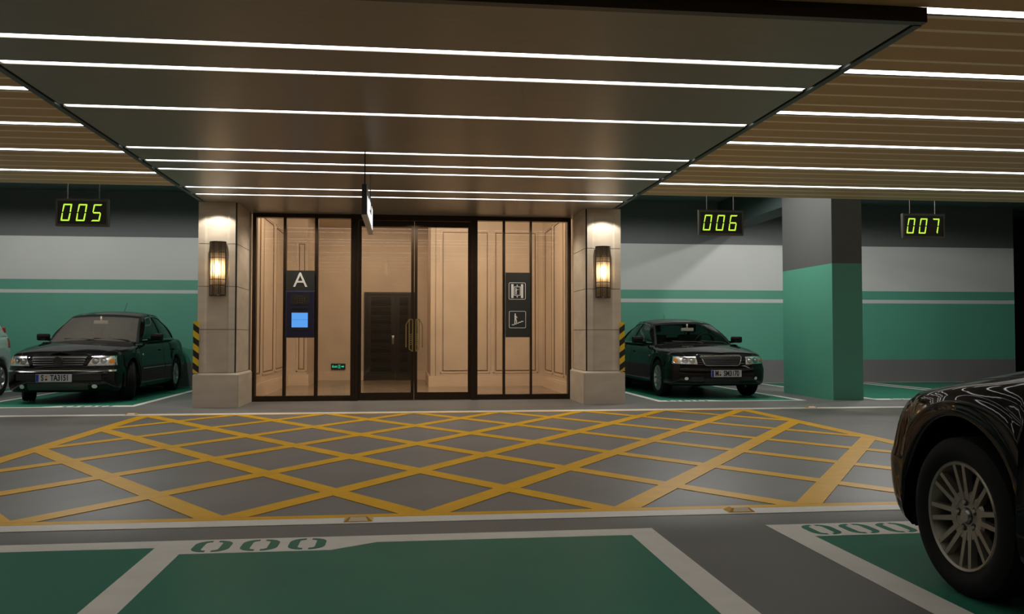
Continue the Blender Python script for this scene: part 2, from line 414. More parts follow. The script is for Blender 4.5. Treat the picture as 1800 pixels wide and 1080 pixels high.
for i, q in enumerate(CL):
    o = MB().box(-2.915, 3.165, -.030, .030, 0, .028).build('strip_light', M['strip'], loc=(0, q, ZC+.004))
    tag(o, 'white recessed strip light crossing the bronze canopy, '+desc[i], 'light', 'strip lights in the canopy')
desc2 = ['nearest row', 'second nearest row', 'third nearest row', 'fourth nearest row', 'fifth nearest row', 'row nearest the number signs']
for i, q in enumerate(lights_y):
    for s, (x0, x1) in enumerate(((-14, -3.06), (3.27, 15.5))):
        if s == 0 and i < 1: continue
        o = MB().box(x0, x1, 0, .062, 0, .03).build('strip_light', M['strip'], loc=(0, q, ZS+.004))
        tag(o, 'thin strip light in the slatted ceiling %s of the canopy, %s' % (('left', 'right')[s], desc2[i]), 'light', 'strip lights in the slatted ceiling')

for i in range(1, 5):
    o = MB().box(-14, 15.5, 0, .062, 0, .03).build('strip_light', M['strip'], loc=(0, P0-SP*i, ZS+.004))
    tag(o, 'strip light in the slatted ceiling over the foreground bays, row %s' % ('next to the canopy front', 'second from the canopy front', 'third from the canopy front', 'fourth from the canopy front')[i-1], 'light', 'strip lights in the slatted ceiling')
# ------------------------------------------------------------------ stone pillars
def pillar(sx):
    # local: x from 0 (outer) to .555 (inner, lobby side); mirrored for the right one
    e = empty('stone_pillar', ((-3.045 if sx > 0 else 3.315), 13.36, 0))
    X = lambda v: v*sx
    def bx(w, x0, x1, *r): w.box(min(X(x0), X(x1)), max(X(x0), X(x1)), *r)
    w = MB()
    zs = [.512, 1.146, 1.781, 2.413, 3.03]
    for i in range(4):
        z0, z1 = zs[i]+(.004 if i else .0), zs[i+1]-.004
        if i == 3: z1 = 3.03
        zr = z1 if i < 3 else 2.93
        # core recessed field plus raised margins, rabbet at the inner corner
        bx(w, .095, .445, .018, 1.02, z0, z1)
        bx(w, .0, .095, 0, 1.02, z0, z1)
        bx(w, .445, .530, .0, 1.02, z0, z1)
        if i == 3: bx(w, .095, .445, 0, .018, zr, z1)
        bx(w, .530, .555, .028, 1.02, z0, z1)
        # bevelled margins of the field
        for (a, b) in ((.095, .125), (.445, .415)):
            pts = [(X(a), 0), (X(b), .018), (X(a), .018)]
            w.prism([(p[0], p[1]) for p in pts], 'z', z0, zr)
    w.build('shaft', M['stone'], e, recalc=True)
    w = MB(); bx(w, .006, .549, .022, 1.015, .505, 3.028); w.build('joint_core', M['stone_dark'], e)
    w = MB()
    x0, x1 = -.052, .600
    pl = [(x0, -.04), (x1-.02, -.04), (x1-.02, -.025), (x1, -.025), (x1, 1.10), (x0, 1.10)]
    ch = .03
    pt = [(x0+ch, -.04+ch), (x1-.02-ch, -.04+ch), (x1-.02-ch, -.025+ch), (x1-ch, -.025+ch), (x1-ch, 1.10), (x0+ch, 1.10)]
    vs = [(X(a), b, 0) for a, b in pl]+[(X(a), b, .478) for a, b in pl]+[(X(a), b, .505) for a, b in pt]
    n = 6; fs = [list(range(n))[::-1], list(range(2*n, 3*n))]
    for L in (0, 1):
        fs += [(L*n+i, L*n+(i+1) % n, (L+1)*n+(i+1) % n, (L+1)*n+i) for i in range(n)]
    w.add(vs, fs); w.build('plinth', M['stone'], e, recalc=True)
    return e
pL = pillar(1); tag(pL, 'beige limestone pillar left of the glass entrance', 'pillar', 'stone pillars framing the entrance')
pR = pillar(-1); tag(pR, 'beige limestone pillar right of the glass entrance', 'pillar', 'stone pillars framing the entrance')

# corner guards
def guard(x, s, label):
    w = MB(); h = .755; wd = .082; per = .19; dy = .065
    z = -per
    while z < h+per:
        for k, mi in ((0, 1), (1, 0)):
            a, b = z+k*per*.5, z+(k+1)*per*.5
            # descending away from the bay
            l0, l1, r0, r1 = (a+dy, b+dy, a, b) if s > 0 else (a, b, a+dy, b+dy)
            cl = lambda v: max(0, min(h, v))
            q = [(0, cl(l0)), (wd, cl(r0)), (wd, cl(r1)), (0, cl(l1))]
            if abs(q[0][1]-q[3][1]) < 1e-6 and abs(q[1][1]-q[2][1]) < 1e-6: continue
            w.prism(q, 'y', 0, .012, mi)
            sx_ = (0 if s > 0 else wd); zz0, zz1 = (cl(l0), cl(l1)) if s > 0 else (cl(r0), cl(r1))
            if zz1 > zz0: w.box(*( (0, .012) if s > 0 else (wd-.012, wd)), .012, .14, zz0, zz1, mi)
        z += per
    o = w.build('corner_guard', [M['haz_y'], M['haz_b']], loc=(x, 13.322, .507)); tag(o, label, 'corner guard', 'striped corner guards'); return o
guard(-3.095, 1, 'black and yellow striped corner guard on the left stone pillar')
guard(3.283, -1, 'black and yellow striped corner guard on the right stone pillar')

# sconces
def sconce():
    e = empty('wall_sconce'); W = .112; D = .115; H = .395
    pts = [(-W, 0), (-W, .045), (-W*.52, .100), (-.035, D), (.035, D), (W*.52, .100), (W, .045), (W, 0)]
    P = [(x, -y) for x, y in pts]
    zs = [-H, -H+.15, -H+.235, H-.235, H-.155, H]
    cage = MB()
    for z in zs: cage.tube([(x, y, z) for x, y in P], .0055, 6)
    for x, y in P[1:7]: cage.tube([(x, y, -H), (x, y, H)], .0045, 6)
    for zz in (-H, H): cage.tube([(P[0][0], 0, zz), (P[7][0], 0, zz)], .005, 6)
    cage.box(-W, W, -.006, 0, -H, H)
    cage.prism(P, 'z', H-.004, H-.001); 
    for i in range(1, 6):
        (xa, ya), (xb, yb) = P[i], P[i+1]
        for (z0, z1) in ((-H, -H+.15), (H-.155, H)):
            n = 7
            for k in range(n):
                z = z0+(k+.2)*(z1-z0)/n
                up = .02 if i % 2 else -.02
                za, zb = z+max(0, -up)*1., z+max(0, up)
                cage.tube([(xa, ya, min(za, z1)), (xb, yb, min(zb, z1))], .0035, 4)
    cage.build('cage', M['sconce_metal'], e)
    g = MB(); k = .93
    rows = [[(x*k, y*k, z) for x, y in P] for z in (-H+.01, H-.01)]
    g.grid(rows, sm=False); g.build('glass_shade', M['frosted'], e)
    b = MB(); b.lathe([(-.10, .004), (-.09, .016), (-.03, .024), (.03, .024), (.09, .016), (.10, .004)], (0, -.058, 0), 'z', 16); b.build('bulb', M['bulb'], e)
    return e
s1 = sconce(); s1.location = (-2.757, 13.357, 2.042); tag(s1, 'caged wall lantern glowing on the left stone pillar', 'wall lamp', 'wall lanterns on the stone pillars')
s2 = copy_tree(s1); s2.location = (3.025, 13.357, 2.042); s2['label'] = 'caged wall lantern glowing on the right stone pillar'

# green square pillar
w = MB().box(6.935, 7.455, 13.66, 15.56, 0, 2.245, 0).box(6.935, 7.455, 13.66, 15.56, 2.245, ZU, 1)
o = w.build('square_pillar', [M['wall_green'], mat('mid_grey_pillar_paint', (.095, .094, .092), .6, noise=.05, nscale=1.)]); tag(o, 'square concrete pillar painted green below and grey above, between bays 006 and 007', 'pillar')

# ------------------------------------------------------------------ floor markings
def zero_mb(w, cx, cy, wd, hg, z0, z1, mi=0):
    # a stencilled zero: two C halves with a gap top and bottom
    r = wd*.5; t = wd*.27; gap = wd*.09; cr = wd*.42
    for s in (-1, 1):
        out = []; inn = []
        hw, hh = wd/2, hg/2
        path = [(gap, hh)]
        for k in range(7):
            a = PI/2*k/6; path.append((hw-cr+cr*math.sin(a), hh-cr+cr*math.cos(a)))
        for k in range(7):
            a = PI/2*k/6; path.append((hw-cr+cr*math.cos(a), -hh+cr-cr*math.sin(a)))
        path.append((gap, -hh))
        ci = max(.001, cr-t); 
        path2 = [(gap, hh-t*.62)]
        for k in range(7):
            a = PI/2*k/6; path2.append((hw-t-ci+ci*math.sin(a), hh-t*.62-ci+ci*math.cos(a)))
        for k in range(7):
            a = PI/2*k/6; path2.append((hw-t-ci+ci*math.cos(a), -hh+t*.62+ci-ci*math.sin(a)))
        path2.append((gap, -hh+t*.62))
        n = len(path); vs = []; 
        for p in path: vs.append((cx+s*p[0], cy+p[1], z0))
        for p in path2: vs.append((cx+s*p[0], cy+p[1], z0))
        vs += [(a, b, z1) for a, b, _ in vs]
        fs = []
        for i in range(n-1):
            fs += [(i, i+1, n+i+1, n+i), (2*n+i, 2*n+n+i, 2*n+n+i+1, 2*n+i+1), (i, 2*n+i, 2*n+i+1, i+1), (n+i, n+i+1, 3*n+i+1, 3*n+i)]
        w.add(vs, fs, mi)
def bay(x0, x1, yo, yb, label, digx=None, lw=.15, side=0, llw=None, rlw=None):
    """yo = edge towards the lane, yb = far end; d = direction into the bay; digx = centres of the three zeros"""
    d = 1 if yb > yo else -1
    e = empty('parking_bay', ((x0+x1)/2, (yo+yb)/2, 0)); cx, cy = (x0+x1)/2, (yo+yb)/2
    llw = lw if llw is None else llw; rlw = lw if rlw is None else rlw
    X = lambda v: v-cx
    Y = lambda v: v-cy
    g = MB().box(X(x0), X(x1), min(Y(yo), Y(yb)), max(Y(yo), Y(yb)), 0.0002, .0012); g.build('green_surface', M['green_floor'], e)
    w = MB(); z0, z1 = .0012, .0022
    def bx(a, b, p, q): w.box(X(a), X(b), min(Y(p), Y(q)), max(Y(p), Y(q)), z0, z1)
    bx(x0, x1, yo, yo+d*lw); bx(x0, x0+llw, yo+d*lw, yb) if llw else None; bx(x1-rlw, x1, yo+d*lw, yb) if rlw else None
    bx(x0+llw, x1-rlw, yb-d*.08, yb)
    if digx:
        bw = .29; step = digx[1]-digx[0]
        a0 = digx[0]-abs(step)*.75 if step > 0 else digx[2]-abs(step)*.75
        a1 = max(digx)+abs(step)*.55
        if side > 0: a0 = x0+llw; poly = [(a0, yo+d*lw), (a0, yo+d*bw), (a1, yo+d*bw), (a1+.22, yo+d*lw)]
        elif side < 0: a1 = x1-rlw; poly = [(a0-.22, yo+d*lw), (a0, yo+d*bw), (a1, yo+d*bw), (a1, yo+d*lw)]
        poly = [(X(a), Y(b)) for a, b in poly]
        w.prism(poly, 'z', z0, z1)
    w.build('white_border', M['white_paint'], e, recalc=True)
    if digx:
        n = MB()
        for x in digx: zero_mb(n, X(x), Y(yo+d*.147), abs(digx[1]-digx[0])*.78, .235, .0022, .0030)
        n.build('stencilled_number', M['green_floor'], e, recalc=True)
    return tag(e, label, 'parking bay', 'marked parking bays')
bay(-1.229, 1.334, 4.705, -1.2, 'green parking bay with stencilled zeros in the foreground centre', (-.955, -.722, -.49), side=1)
bay(-3.75, -1.2292, 4.705, -1.2, 'green parking bay at the bottom left corner', None, rlw=0)
bay(1.981, 4.40, 4.705, -1.2, 'green parking bay under the foreground black car at right', (2.235, 2.45, 2.665), side=1)
bay(-6.50, -4.00, 13.63, 18.9, 'green parking bay under the black saloon left of the entrance', (-4.95, -4.70, -4.45), side=-1, lw=.11)
bay(-9.9, -7.42, 13.63, 18.9, 'green parking bay under the pale mint car', None, lw=.11)
bay(4.00, 6.48, 13.66, 18.9, 'green parking bay under the black saloon right of the entrance', (4.28, 4.52, 4.76), side=1, lw=.11)
bay(7.68, 10.08, 13.62, 18.9, 'empty green parking bay beside the square pillar', (8.1, 8.35, 8.6), side=1, lw=.10)
bay(10.28, 12.75, 13.62, 18.9, 'empty green parking bay at the far right', (10.7, 10.95, 11.2), side=1, lw=.10)
# lane edge lines
for yy, w_, lab in ((5.018, .155, 'white lane edge line along the near parking bays'), (12.10, .22, 'white lane edge line in front of the entrance')):
    o = MB().box(-14, 15.5, 0, w_, .001, .0035).build('edge_line', M['white_paint'], loc=(0, yy, 0)); tag(o, lab, 'road marking', 'lane edge lines')
# yellow box junction hatching
def hatch():
    X0, X1, Y0, Y1 = -3.385, 4.770, 5.175, 12.095
    w = MB(); z1 = .0038
    w.box(X0-.07, X1+.07, Y0, Y0+.085, .001, z1); w.box(X0-.07, X1+.07, Y1-.10, Y1-.001, .001, z1)
    w.box(X0-.085, X0+.075, Y0+.085, Y1-.10, .001, z1); w.box(X1-.085, X1+.085, Y0+.085, Y1-.10, .001, z1)
    px, py = .5825, .865; hw = .077*math.hypot(px, py)/px/1.0   # half extent along y
    def clip(poly, f):
        out = []
        for i in range(len(poly)):
            a, b = poly[i], poly[(i+1) % len(poly)]; fa, fb = f(a), f(b)
            if fa >= 0: out.append(a)
            if fa*fb < 0:
                t = fa/(fa-fb); out.append((a[0]+(b[0]-a[0])*t, a[1]+(b[1]-a[1])*t))
        return out
    m = py/px; lvl = 0
    for s in (1, -1):
        for k in range(-12, 20):
            xb = .11+1.165*k      # where the centre line meets y = Y0
            # line y = Y0 + s*m*(x-xb)
            c0 = [(X0-2, Y0+s*m*(X0-2-xb)-hw), (X1+2, Y0+s*m*(X1+2-xb)-hw), (X1+2, Y0+s*m*(X1+2-xb)+hw), (X0-2, Y0+s*m*(X0-2-xb)+hw)]
            for f in (lambda p: p[0]-X0-.075, lambda p: X1-.085-p[0], lambda p: p[1]-Y0-.085, lambda p: Y1-.10-p[1]):
                c0 = clip(c0, f)
                if len(c0) < 3: break
            if len(c0) >= 3: w.prism(c0, 'z', .001, z1+(.0004 if s > 0 else 0))
    o = w.build('box_junction_marking', M['yellow_paint'], recalc=False)
    return tag(o, 'yellow criss-cross box marking painted on the lane before the entrance', 'road marking')
hatch()
# road studs
def stud():
    w = MB(); a, b, h = .082, .052, .022; c_, d_ = .052, .022
    vs = [(-a, -b, 0), (a, -b, 0), (a, b, 0), (-a, b, 0), (-c_, -d_, h), (c_, -d_, h), (c_, d_, h), (-c_, d_, h)]
    w.add(vs, [(3, 2, 1, 0), (4, 5, 6, 7), (0, 1, 5, 4), (1, 2, 6, 5), (2, 3, 7, 6), (3, 0, 4, 7)])
    o = w.build('road_stud', M['stud'])
    q = MB(); q.add([(-.056, -.0495, .0035), (.056, -.0495, .0035), (.042, -.0245, .0215), (-.042, -.0245, .0215)], [(0, 1, 2, 3)]); r = q.build('reflector', M['stud_ref'], o)
    return o
st = None
for (x, y_, lab) in ((-.265, 5.10, 'yellow road stud on the near white line left of centre'), (1.985, 5.10, 'yellow road stud on the near white line at right'), (-3.62, 12.25, 'yellow road stud on the far white line near the left pillar'), (5.87, 12.25, 'yellow road stud on the far white line before the square pillar')):
    st = stud() if st is None else copy_tree(st)
    st.location = (x, y_, .0036); tag(st, lab, 'road stud', 'road studs on the lane lines')

# ------------------------------------------------------------------ signs
SEG = {'0': 'abcdef', '5': 'afgcd', '6': 'afgcde', '7': 'abc'}
def led_sign(txt, x, lab):
    e = empty('number_sign', (x, 13.7, 2.89)); W, H, D = .375, .205, .07
    w = MB(); w.box(-W, W, 0, D, H-.035, H).box(-W, W, 0, D, -H, -H+.035).box(-W, -W+.028, 0, D, -H+.035, H-.035).box(W-.028, W, 0, D, -H+.035, H-.035).box(-W, W, D-.01, D, -H, H)
    w.build('case', M['led_case'], e)
    MB().box(-W+.028, W-.028, .012, .03, -H+.035, H-.035).build('screen', M['black'], e)
    for i, ch in enumerate(txt):
        cx = -.225+i*.215; w = MB(); dw, dh, t, g = .062, .128, .021, .004; sh = .16
        def P(a, b): return (cx+a+(b)*sh, b)
        polys = dict(
            a=[(-dw+g, dh), (dw-g, dh), (dw-t, dh-t), (-dw+t, dh-t)], d=[(-dw+g, -dh), (-dw+t, -dh+t), (dw-t, -dh+t), (dw-g, -dh)],
            f=[(-dw, dh-g), (-dw, .008), (-dw+t*.6, .008), (-dw+t, dh-t-g)], b=[(dw, dh-g), (dw-t, dh-t-g), (dw-t*.6-.004, .008), (dw, .008)],
            e=[(-dw, -.008), (-dw, -dh+g), (-dw+t, -dh+t+g), (-dw+t*.6, -.008)], c=[(dw, -.008), (dw-t*.6-.004, -.008), (dw-t, -dh+t+g), (dw, -dh+g)],
            g=[(-dw+.008, 0), (-dw+.018, .011), (dw-.018, .011), (dw-.008, 0), (dw-.018, -.011), (-dw+.018, -.011)])
        for s_ in SEG[ch]: w.prism([P(*q) for q in polys[s_]], 'y', .008, .012)
        w.build('digit', M['led'], e)
    for s_ in (-.225, .225): MB().box(s_-.007, s_+.007, .03, .044, H, ZU-2.89).build('hanging_rod', M['led_case'], e)
    return tag(e, lab, 'sign', 'hanging bay number signs')
led_sign('005', -4.80, 'hanging digital sign reading 005 above the left black saloon')
led_sign('006', 5.070, 'hanging digital sign reading 006 above the right black saloon')
led_sign('007', 8.585, 'hanging digital sign reading 007 right of the square pillar')

# A plate and intercom between the mullions
e = empty('letter_sign', (-1.697, 14.43, 1.942)); MB().box(-.226, .226, 0, .03, -.163, .163).build('panel', M['sign_panel'], e)
text_mb('A', .34, .002, Matrix.Translation((-.0, -.003, .0)) @ FACE_FRONT, 1.).build('letter', M['sign_white'], e)
tag(e, 'charcoal plate with a white letter A left of the doors', 'sign')
e = empty('intercom', (-1.697, 14.43, 1.40))
MB().bbox(-.226, .226, -.03, .03, -.378, .378, .02).build('body', M['intercom'], e)
MB().box(-.145, .15, -.034, -.028, .155, .325).build('speaker_panel', M['intercom_dark'], e)
w = MB()
for r_, (z, xs) in enumerate(((.290, (-.037, 0, .037)), (.255, (-.074, -.037, 0, .037, .074)), (.220, (-.037, 0, .037, .074)), (.185, (-.037, 0, .037)))):
    for x in xs: w.lathe([(0, 0), (0, .0055), (.002, .0055)], (x, -.037, z), 'y', 8)
w.build('speaker_holes', M['brass'], e)['kind'] = 'stuff'
w = MB().bbox(-.13, .132, -.036, -.028, .078, .118, .004); w.build('button_bar', M['black'], e)
MB().box(-.137, .135, -.035, -.028, -.255, .045).build('screen_bezel', M['intercom_dark'], e)
MB().box(-.127, .127, -.0375, -.033, -.212, .023).build('screen', M['screen'], e)
MB().box(-.127, .127, -.0385, -.0375, -.090, -.087).build('screen_divider', M['plate_blue'], e)
tag(e, 'navy door intercom with a bright blue screen below the letter A', 'intercom')

# lift and stairs plate
e = empty('pictogram_sign', (1.837, 14.43, 1.565)); MB().box(-.207, .207, 0, .03, -.536, .536).build('panel', M['sign_panel'], e)
def rr_ring(w, cx, cz, hw, r, t, y0, y1):
    def loop(h, rr):
        out = []
        for (sx_, sz_, a0) in ((1, 1, 0), (-1, 1, PI/2), (-1, -1, PI), (1, -1, 3*PI/2)):
            for k in range(6):
                a = a0+PI/2*k/5; out.append((cx+sx_*(h-rr)+rr*math.cos(a), cz+sz_*(h-rr)+rr*math.sin(a)))
        return out
    A, B = loop(hw, r), loop(hw-t, r-t); n = len(A)
    vs = [(a, y0, b) for a, b in A]+[(a, y0, b) for a, b in B]+[(a, y1, b) for a, b in A]+[(a, y1, b) for a, b in B]
    fs = []
    for i in range(n):
        j = (i+1) % n; fs += [(i, j, n+j, n+i), (2*n+i, 3*n+i, 3*n+j, 2*n+j), (i, 2*n+i, 2*n+j, j), (n+i, n+j, 3*n+j, 3*n+i)]
    w.add(vs, fs)
w = MB(); cz = .230; y0, y1 = -.003, .001
rr_ring(w, -.013, cz, .141, .022, .008, y0, y1)
def bz(w, x0, x1, z0, z1): w.box(x0-.013, x1-.013, y0, y1, z0, z1)
bz(w, -.100, -.062, cz-.115, cz+.115); bz(w, .062, .100, cz-.115, cz+.115)
for (a, b, c_, d_) in ((-.055, .055, .065, .075), (-.055, .055, -.075, -.065), (-.055, -.045, -.065, .065), (.045, .055, -.065, .065)): bz(w, a, b, cz+c_, cz+d_)
w.prism([(-.027, cz+.084), (.001, cz+.084), (-.013, cz+.112)], 'y', y0, y1); w.prism([(-.027, cz-.084), (-.013, cz-.112), (.001, cz-.084)], 'y', y0, y1)
w.lathe([(0, 0), (0, .009), (.003, .009)], (-.033, y0, cz+.046), 'y', 12); bz(w, -.030, -.008, cz-.012, cz+.034); bz(w, -.030, -.021, cz-.055, cz-.012); bz(w, -.017, -.008, cz-.055, cz-.012); bz(w, -.008, .026, cz+.020, cz+.028)
w.build('lift_pictogram', M['sign_white'], e)
w = MB(); cz = -.243; rr_ring(w, -.009, cz, .141, .022, .008, y0, y1)
def pz(pts): w.prism([(a-.009, cz+b) for a, b in pts], 'y', y0, y1)
for k in range(5): 
    x = -.095+k*.038; z = -.088+k*.014
    bz(w, x+.004, x+.046, cz+z-.006, cz+z+.008)
w.lathe([(0, 0), (0, .012), (.003, .012)], (-.046, y0, cz+.090), 'y', 14)
pz([(-.050, .074), (-.026, .074), (-.018, .040), (-.020, .008), (-.048, .008)])
pz([(-.048, .010), (-.030, .010), (-.036, -.070), (-.052, -.070)]); pz([(-.036, .010), (-.020, .010), (-.006, -.030), (-.012, -.058), (-.024, -.056), (-.020, -.030)])
pz([(-.028, .066), (-.020, .060), (.004, .030), (-.004, .024)])
w.build('stairs_pictogram', M['sign_white'], e)
tag(e, 'charcoal plate with white lift and stairs pictograms right of the doors', 'sign')

# exit sign
e = empty('exit_sign', (-1.586, 21.055, .33)); MB().box(-.165, .165, 0, .045, -.068, .068).build('case', M['black'], e)
w = text_mb('Exit', .075, .001, Matrix.Translation((-.083, -.002, .0)) @ FACE_FRONT, 1.05, .002)
w.prism([(-.001, -.04), (.06, -.04), (.06, -.033), (-.001, -.033)], 'y', -.003, 0); w.prism([(-.001, .033), (.06, .033), (.06, .04), (-.001, .04)], 'y', -.003, 0); w.prism([(-.001, -.033), (.007, -.033), (.007, .033), (-.001, .033)], 'y', -.003, 0)
w.prism([(.022, .02), (.034, .026), (.044, .004), (.036, -.03), (.026, -.03), (.030, -.004)], 'y', -.003, 0)
w.prism([(.062, -.010), (.105, -.010), (.105, -.030), (.140, 0), (.105, .030), (.105, .010), (.062, .010)], 'y', -.003, 0)
w.build('lettering', M['exit_green'], e); tag(e, 'small green lit exit sign with running figure and arrow low on the lobby wall', 'sign')

# sign hung end-on under the canopy
e = empty('hanging_sign', (-.445, 9.35, 2.32))
MB().box(-.026, .024, 0, 1.75, 0.012, .335).build('case', M['sign_panel'], e)
MB().box(-.028, .030, 0, 1.76, 0, .012).build('bottom_edge', M['sign_acrylic'], e)
w = MB()
for (a, b, z0, z1) in ((.18, .55, .05, .24), (.62, .78, .05, .28), (.84, 1.20, .05, .16), (.84, 1.0, .2, .28), (1.28, 1.62, .04, .29)):
    w.box(.024, .027, a, b, z0, z1)
w.build('lit_symbols', M['sign_lit'], e)
MB().box(-.006, .006, .12, .132, .335, ZC-2.321).build('hanging_rod', M['black'], e); MB().box(-.006, .006, 1.55, 1.562, .335, ZC-2.321).build('hanging_rod', M['black'], e)
tag(e, 'flat sign hung end-on by two rods from the canopy before the doors', 'sign')

# ------------------------------------------------------------------ cars
def sp(pts, x):     # smooth interpolation through (x, value) pairs
    if x <= pts[0][0]: return pts[0][1]
    if x >= pts[-1][0]: return pts[-1][1]
    for i in range(len(pts)-1):
        if pts[i][0] <= x <= pts[i+1][0]: break
    x0, y0 = pts[i]; x1, y1 = pts[i+1]; h = x1-x0
    def slope(j):
        if j <= 0 or j >= len(pts)-1: return (pts[min(j+1, len(pts)-1)][1]-pts[max(j-1, 0)][1])/(pts[min(j+1, len(pts)-1)][0]-pts[max(j-1, 0)][0])
        a = (pts[j][1]-pts[j-1][1])/(pts[j][0]-pts[j-1][0]); b = (pts[j+1][1]-pts[j][1])/(pts[j+1][0]-pts[j][0])
        return 0 if a*b <= 0 else 2*a*b/(a+b)
    t = (x-x0)/h; m0, m1 = slope(i)*h, slope(i+1)*h
    return (2*t**3-3*t**2+1)*y0+(t**3-2*t**2+t)*m0+(-2*t**3+3*t**2)*y1+(t**3-t**2)*m1

def wheel_mb(R, rr, wd, tread=True, n=72):
    """tyre, centred on the axle, outer face towards +x"""
    w = MB(); h = wd/2
    prof = [(-h*.80, rr), (-h*.98, rr+.03), (-h, (R+rr)/2), (-h*.92, R-.02), (-h*.78, R-.004)]
    g = 4
    xs = [-h*.78+2*h*.78*i/g for i in range(g+1)]
    for i in range(1, g):
        prof += [(xs[i]-.006, R), (xs[i]-.005, R-.010), (xs[i]+.005, R-.010), (xs[i]+.006, R)]
    prof += [(h*.78, R-.004), (h*.92, R-.02), (h, (R+rr)/2), (h*.98, rr+.03), (h*.84, rr+.004), (h*.80, rr)]
    w.lathe(prof, (0, 0, 0), 'x', n)
    if tread:
        for k in range(n):
            a = 2*PI*k/n
            for s in (-1, 1):
                mb = MB().box(h*.45, h*.76, -.0035, .0035, R-.012, R-.0035)
                if s < 0: mb.xf(Matrix.Scale(-1, 4, (1, 0, 0)))
                mb.xf(Matrix.Rotation(a, 4, 'X')); w.add(mb.v, mb.f)
    return w
def rim_mb(rr, wd, kind):
    w = MB(); h = wd/2
    # barrel and outer lip
    w.lathe([(-h*.7, rr-.01), (-h*.1, rr-.05), (h*.3, rr-.035), (h*.62, rr-.022), (h*.82, rr-.014), (h*.86, rr-.004), (h*.80, rr+.002)], (0, 0, 0), 'x', 64)
    def spoke(a, r0, r1, w0, w1, x0, x1, th=.022):
        # tapering bar from radius r0 to r1 at angle a
        vs = []
        for (r_, wd_, x) in ((r0, w0, x0), (r1, w1, x1)):
            vs += [(x-th, -wd_/2, r_), (x-th, wd_/2, r_), (x, wd_/2*.8, r_), (x, -wd_/2*.8, r_)]
        fs = [(0, 1, 2, 3)[::-1], (4, 5, 6, 7), (0, 4, 5, 1)[::-1], (1, 5, 6, 2)[::-1], (2, 6, 7, 3)[::-1], (3, 7, 4, 0)[::-1]]
        m_ = MB(); m_.add(vs, fs); m_.xf(Matrix.Rotation(a, 4, 'X')); w.add(m_.v, m_.f)
    xo, xi = h*.80, h*.62
    if kind == 'pairs':
        for k in range(8):
            a = 2*PI*k/8+.08
            for s in (-1, 1):
                # pair converge to the hub: bar shifted sideways
                m_ = MB(); ww0, ww1, off0, off1 = .026, .021, .014, .029
                vs = []
                for (r_, wd_, x, of) in ((rr*.30, ww0, xi, off0), (rr-.016, ww1, xo, off1)):
                    y_ = s*of; vs += [(x-.026, y_-wd_/2, r_), (x-.026, y_+wd_/2, r_), (x, y_+wd_/2*.85, r_), (x, y_-wd_/2*.85, r_)]
                m_.add(vs, [(3, 2, 1, 0), (4, 5, 6, 7), (1, 5, 4, 0), (2, 6, 5, 1), (3, 7, 6, 2), (0, 4, 7, 3)]); m_.xf(Matrix.Rotation(a, 4, 'X')); w.add(m_.v, m_.f)
        w.lathe([(xi-.045, rr*.46), (xi-.010, rr*.48), (xi+.002, rr*.44), (xi, rr*.33), (xi-.006, .055), (xi-.004, .034)], (0, 0, 0), 'x', 48)
    elif kind == 'thin':
        for k in range(12): spoke(2*PI*k/12, rr*.2, rr-.016, .02, .028, xi, xo)
        w.lathe([(xi-.03, .07), (xi+.002, .065), (xi+.006, .035)], (0, 0, 0), 'x', 32)
    else:
        for k in range(7): spoke(2*PI*k/7, rr*.2, rr-.012, .07, .062, xi+.01, xo, .03)
        w.lathe([(xi-.03, rr*.42), (xi+.012, rr*.38), (xi+.016, .035)], (0, 0, 0), 'x', 32)
    return w, xi
def add_wheel(car, x, y, R, rr, wd, kind, steer, side, rimmat, tread=True):
    S = Matrix.Rotation(steer, 4, 'Z') @ (Matrix.Rotation(PI, 4, 'Z') if side < 0 else Matrix.Identity(4))
    o = wheel_mb(R, rr, wd, tread).build('wheel', M['tyre'], car, angle=30)
    o.matrix_local = Matrix.Translation((x, y, R)) @ S
    r, xi = rim_mb(rr, wd, kind); r.build('rim', rimmat, o, angle=35)
    MB().lathe([(xi-.004, 0), (xi+.010, .0), (xi+.010, .024), (xi+.004, .030), (xi-.004, .031)], (0, 0, 0), 'x', 28).build('centre_cap', M['steel'], o)
    if kind == 'pairs':
        b = MB(); k5 = MB()
        for k in range(5):
            a = 2*PI*k/5+.5; cy, cz = .056*math.cos(a), .056*math.sin(a)
            b.lathe([(xi-.03, 0), (xi+.004, 0), (xi+.004, .008), (xi, .010), (xi-.03, .010)], (0, cy, cz), 'x', 6, sm=False)
            k5.lathe([(xi-.0045, .0165), (xi-.0035, .0105)], (0, cy, cz), 'x', 20); k5.lathe([(xi-.0035, .0105), (xi-.0035, .0)], (0, cy, cz), 'x', 20)
        b.build('wheel_bolts', M['steel'], o); 
        k5b = MB(); k5b.v = [(v[0]+.0012, v[1], v[2]) for v in k5.v]; k5b.f = k5.f; k5b.mi = k5.mi; k5b.sm = k5.sm; k5b.build('bolt_recesses', M['plastic'], o)
    MB().lathe([(-.02, 0), (-.02, .14), (-.004, .14), (-.004, .07), (.012, .065), (.012, 0)], (0, 0, 0), 'x', 40).build('brake_disc', M['disc'], o)
    return o

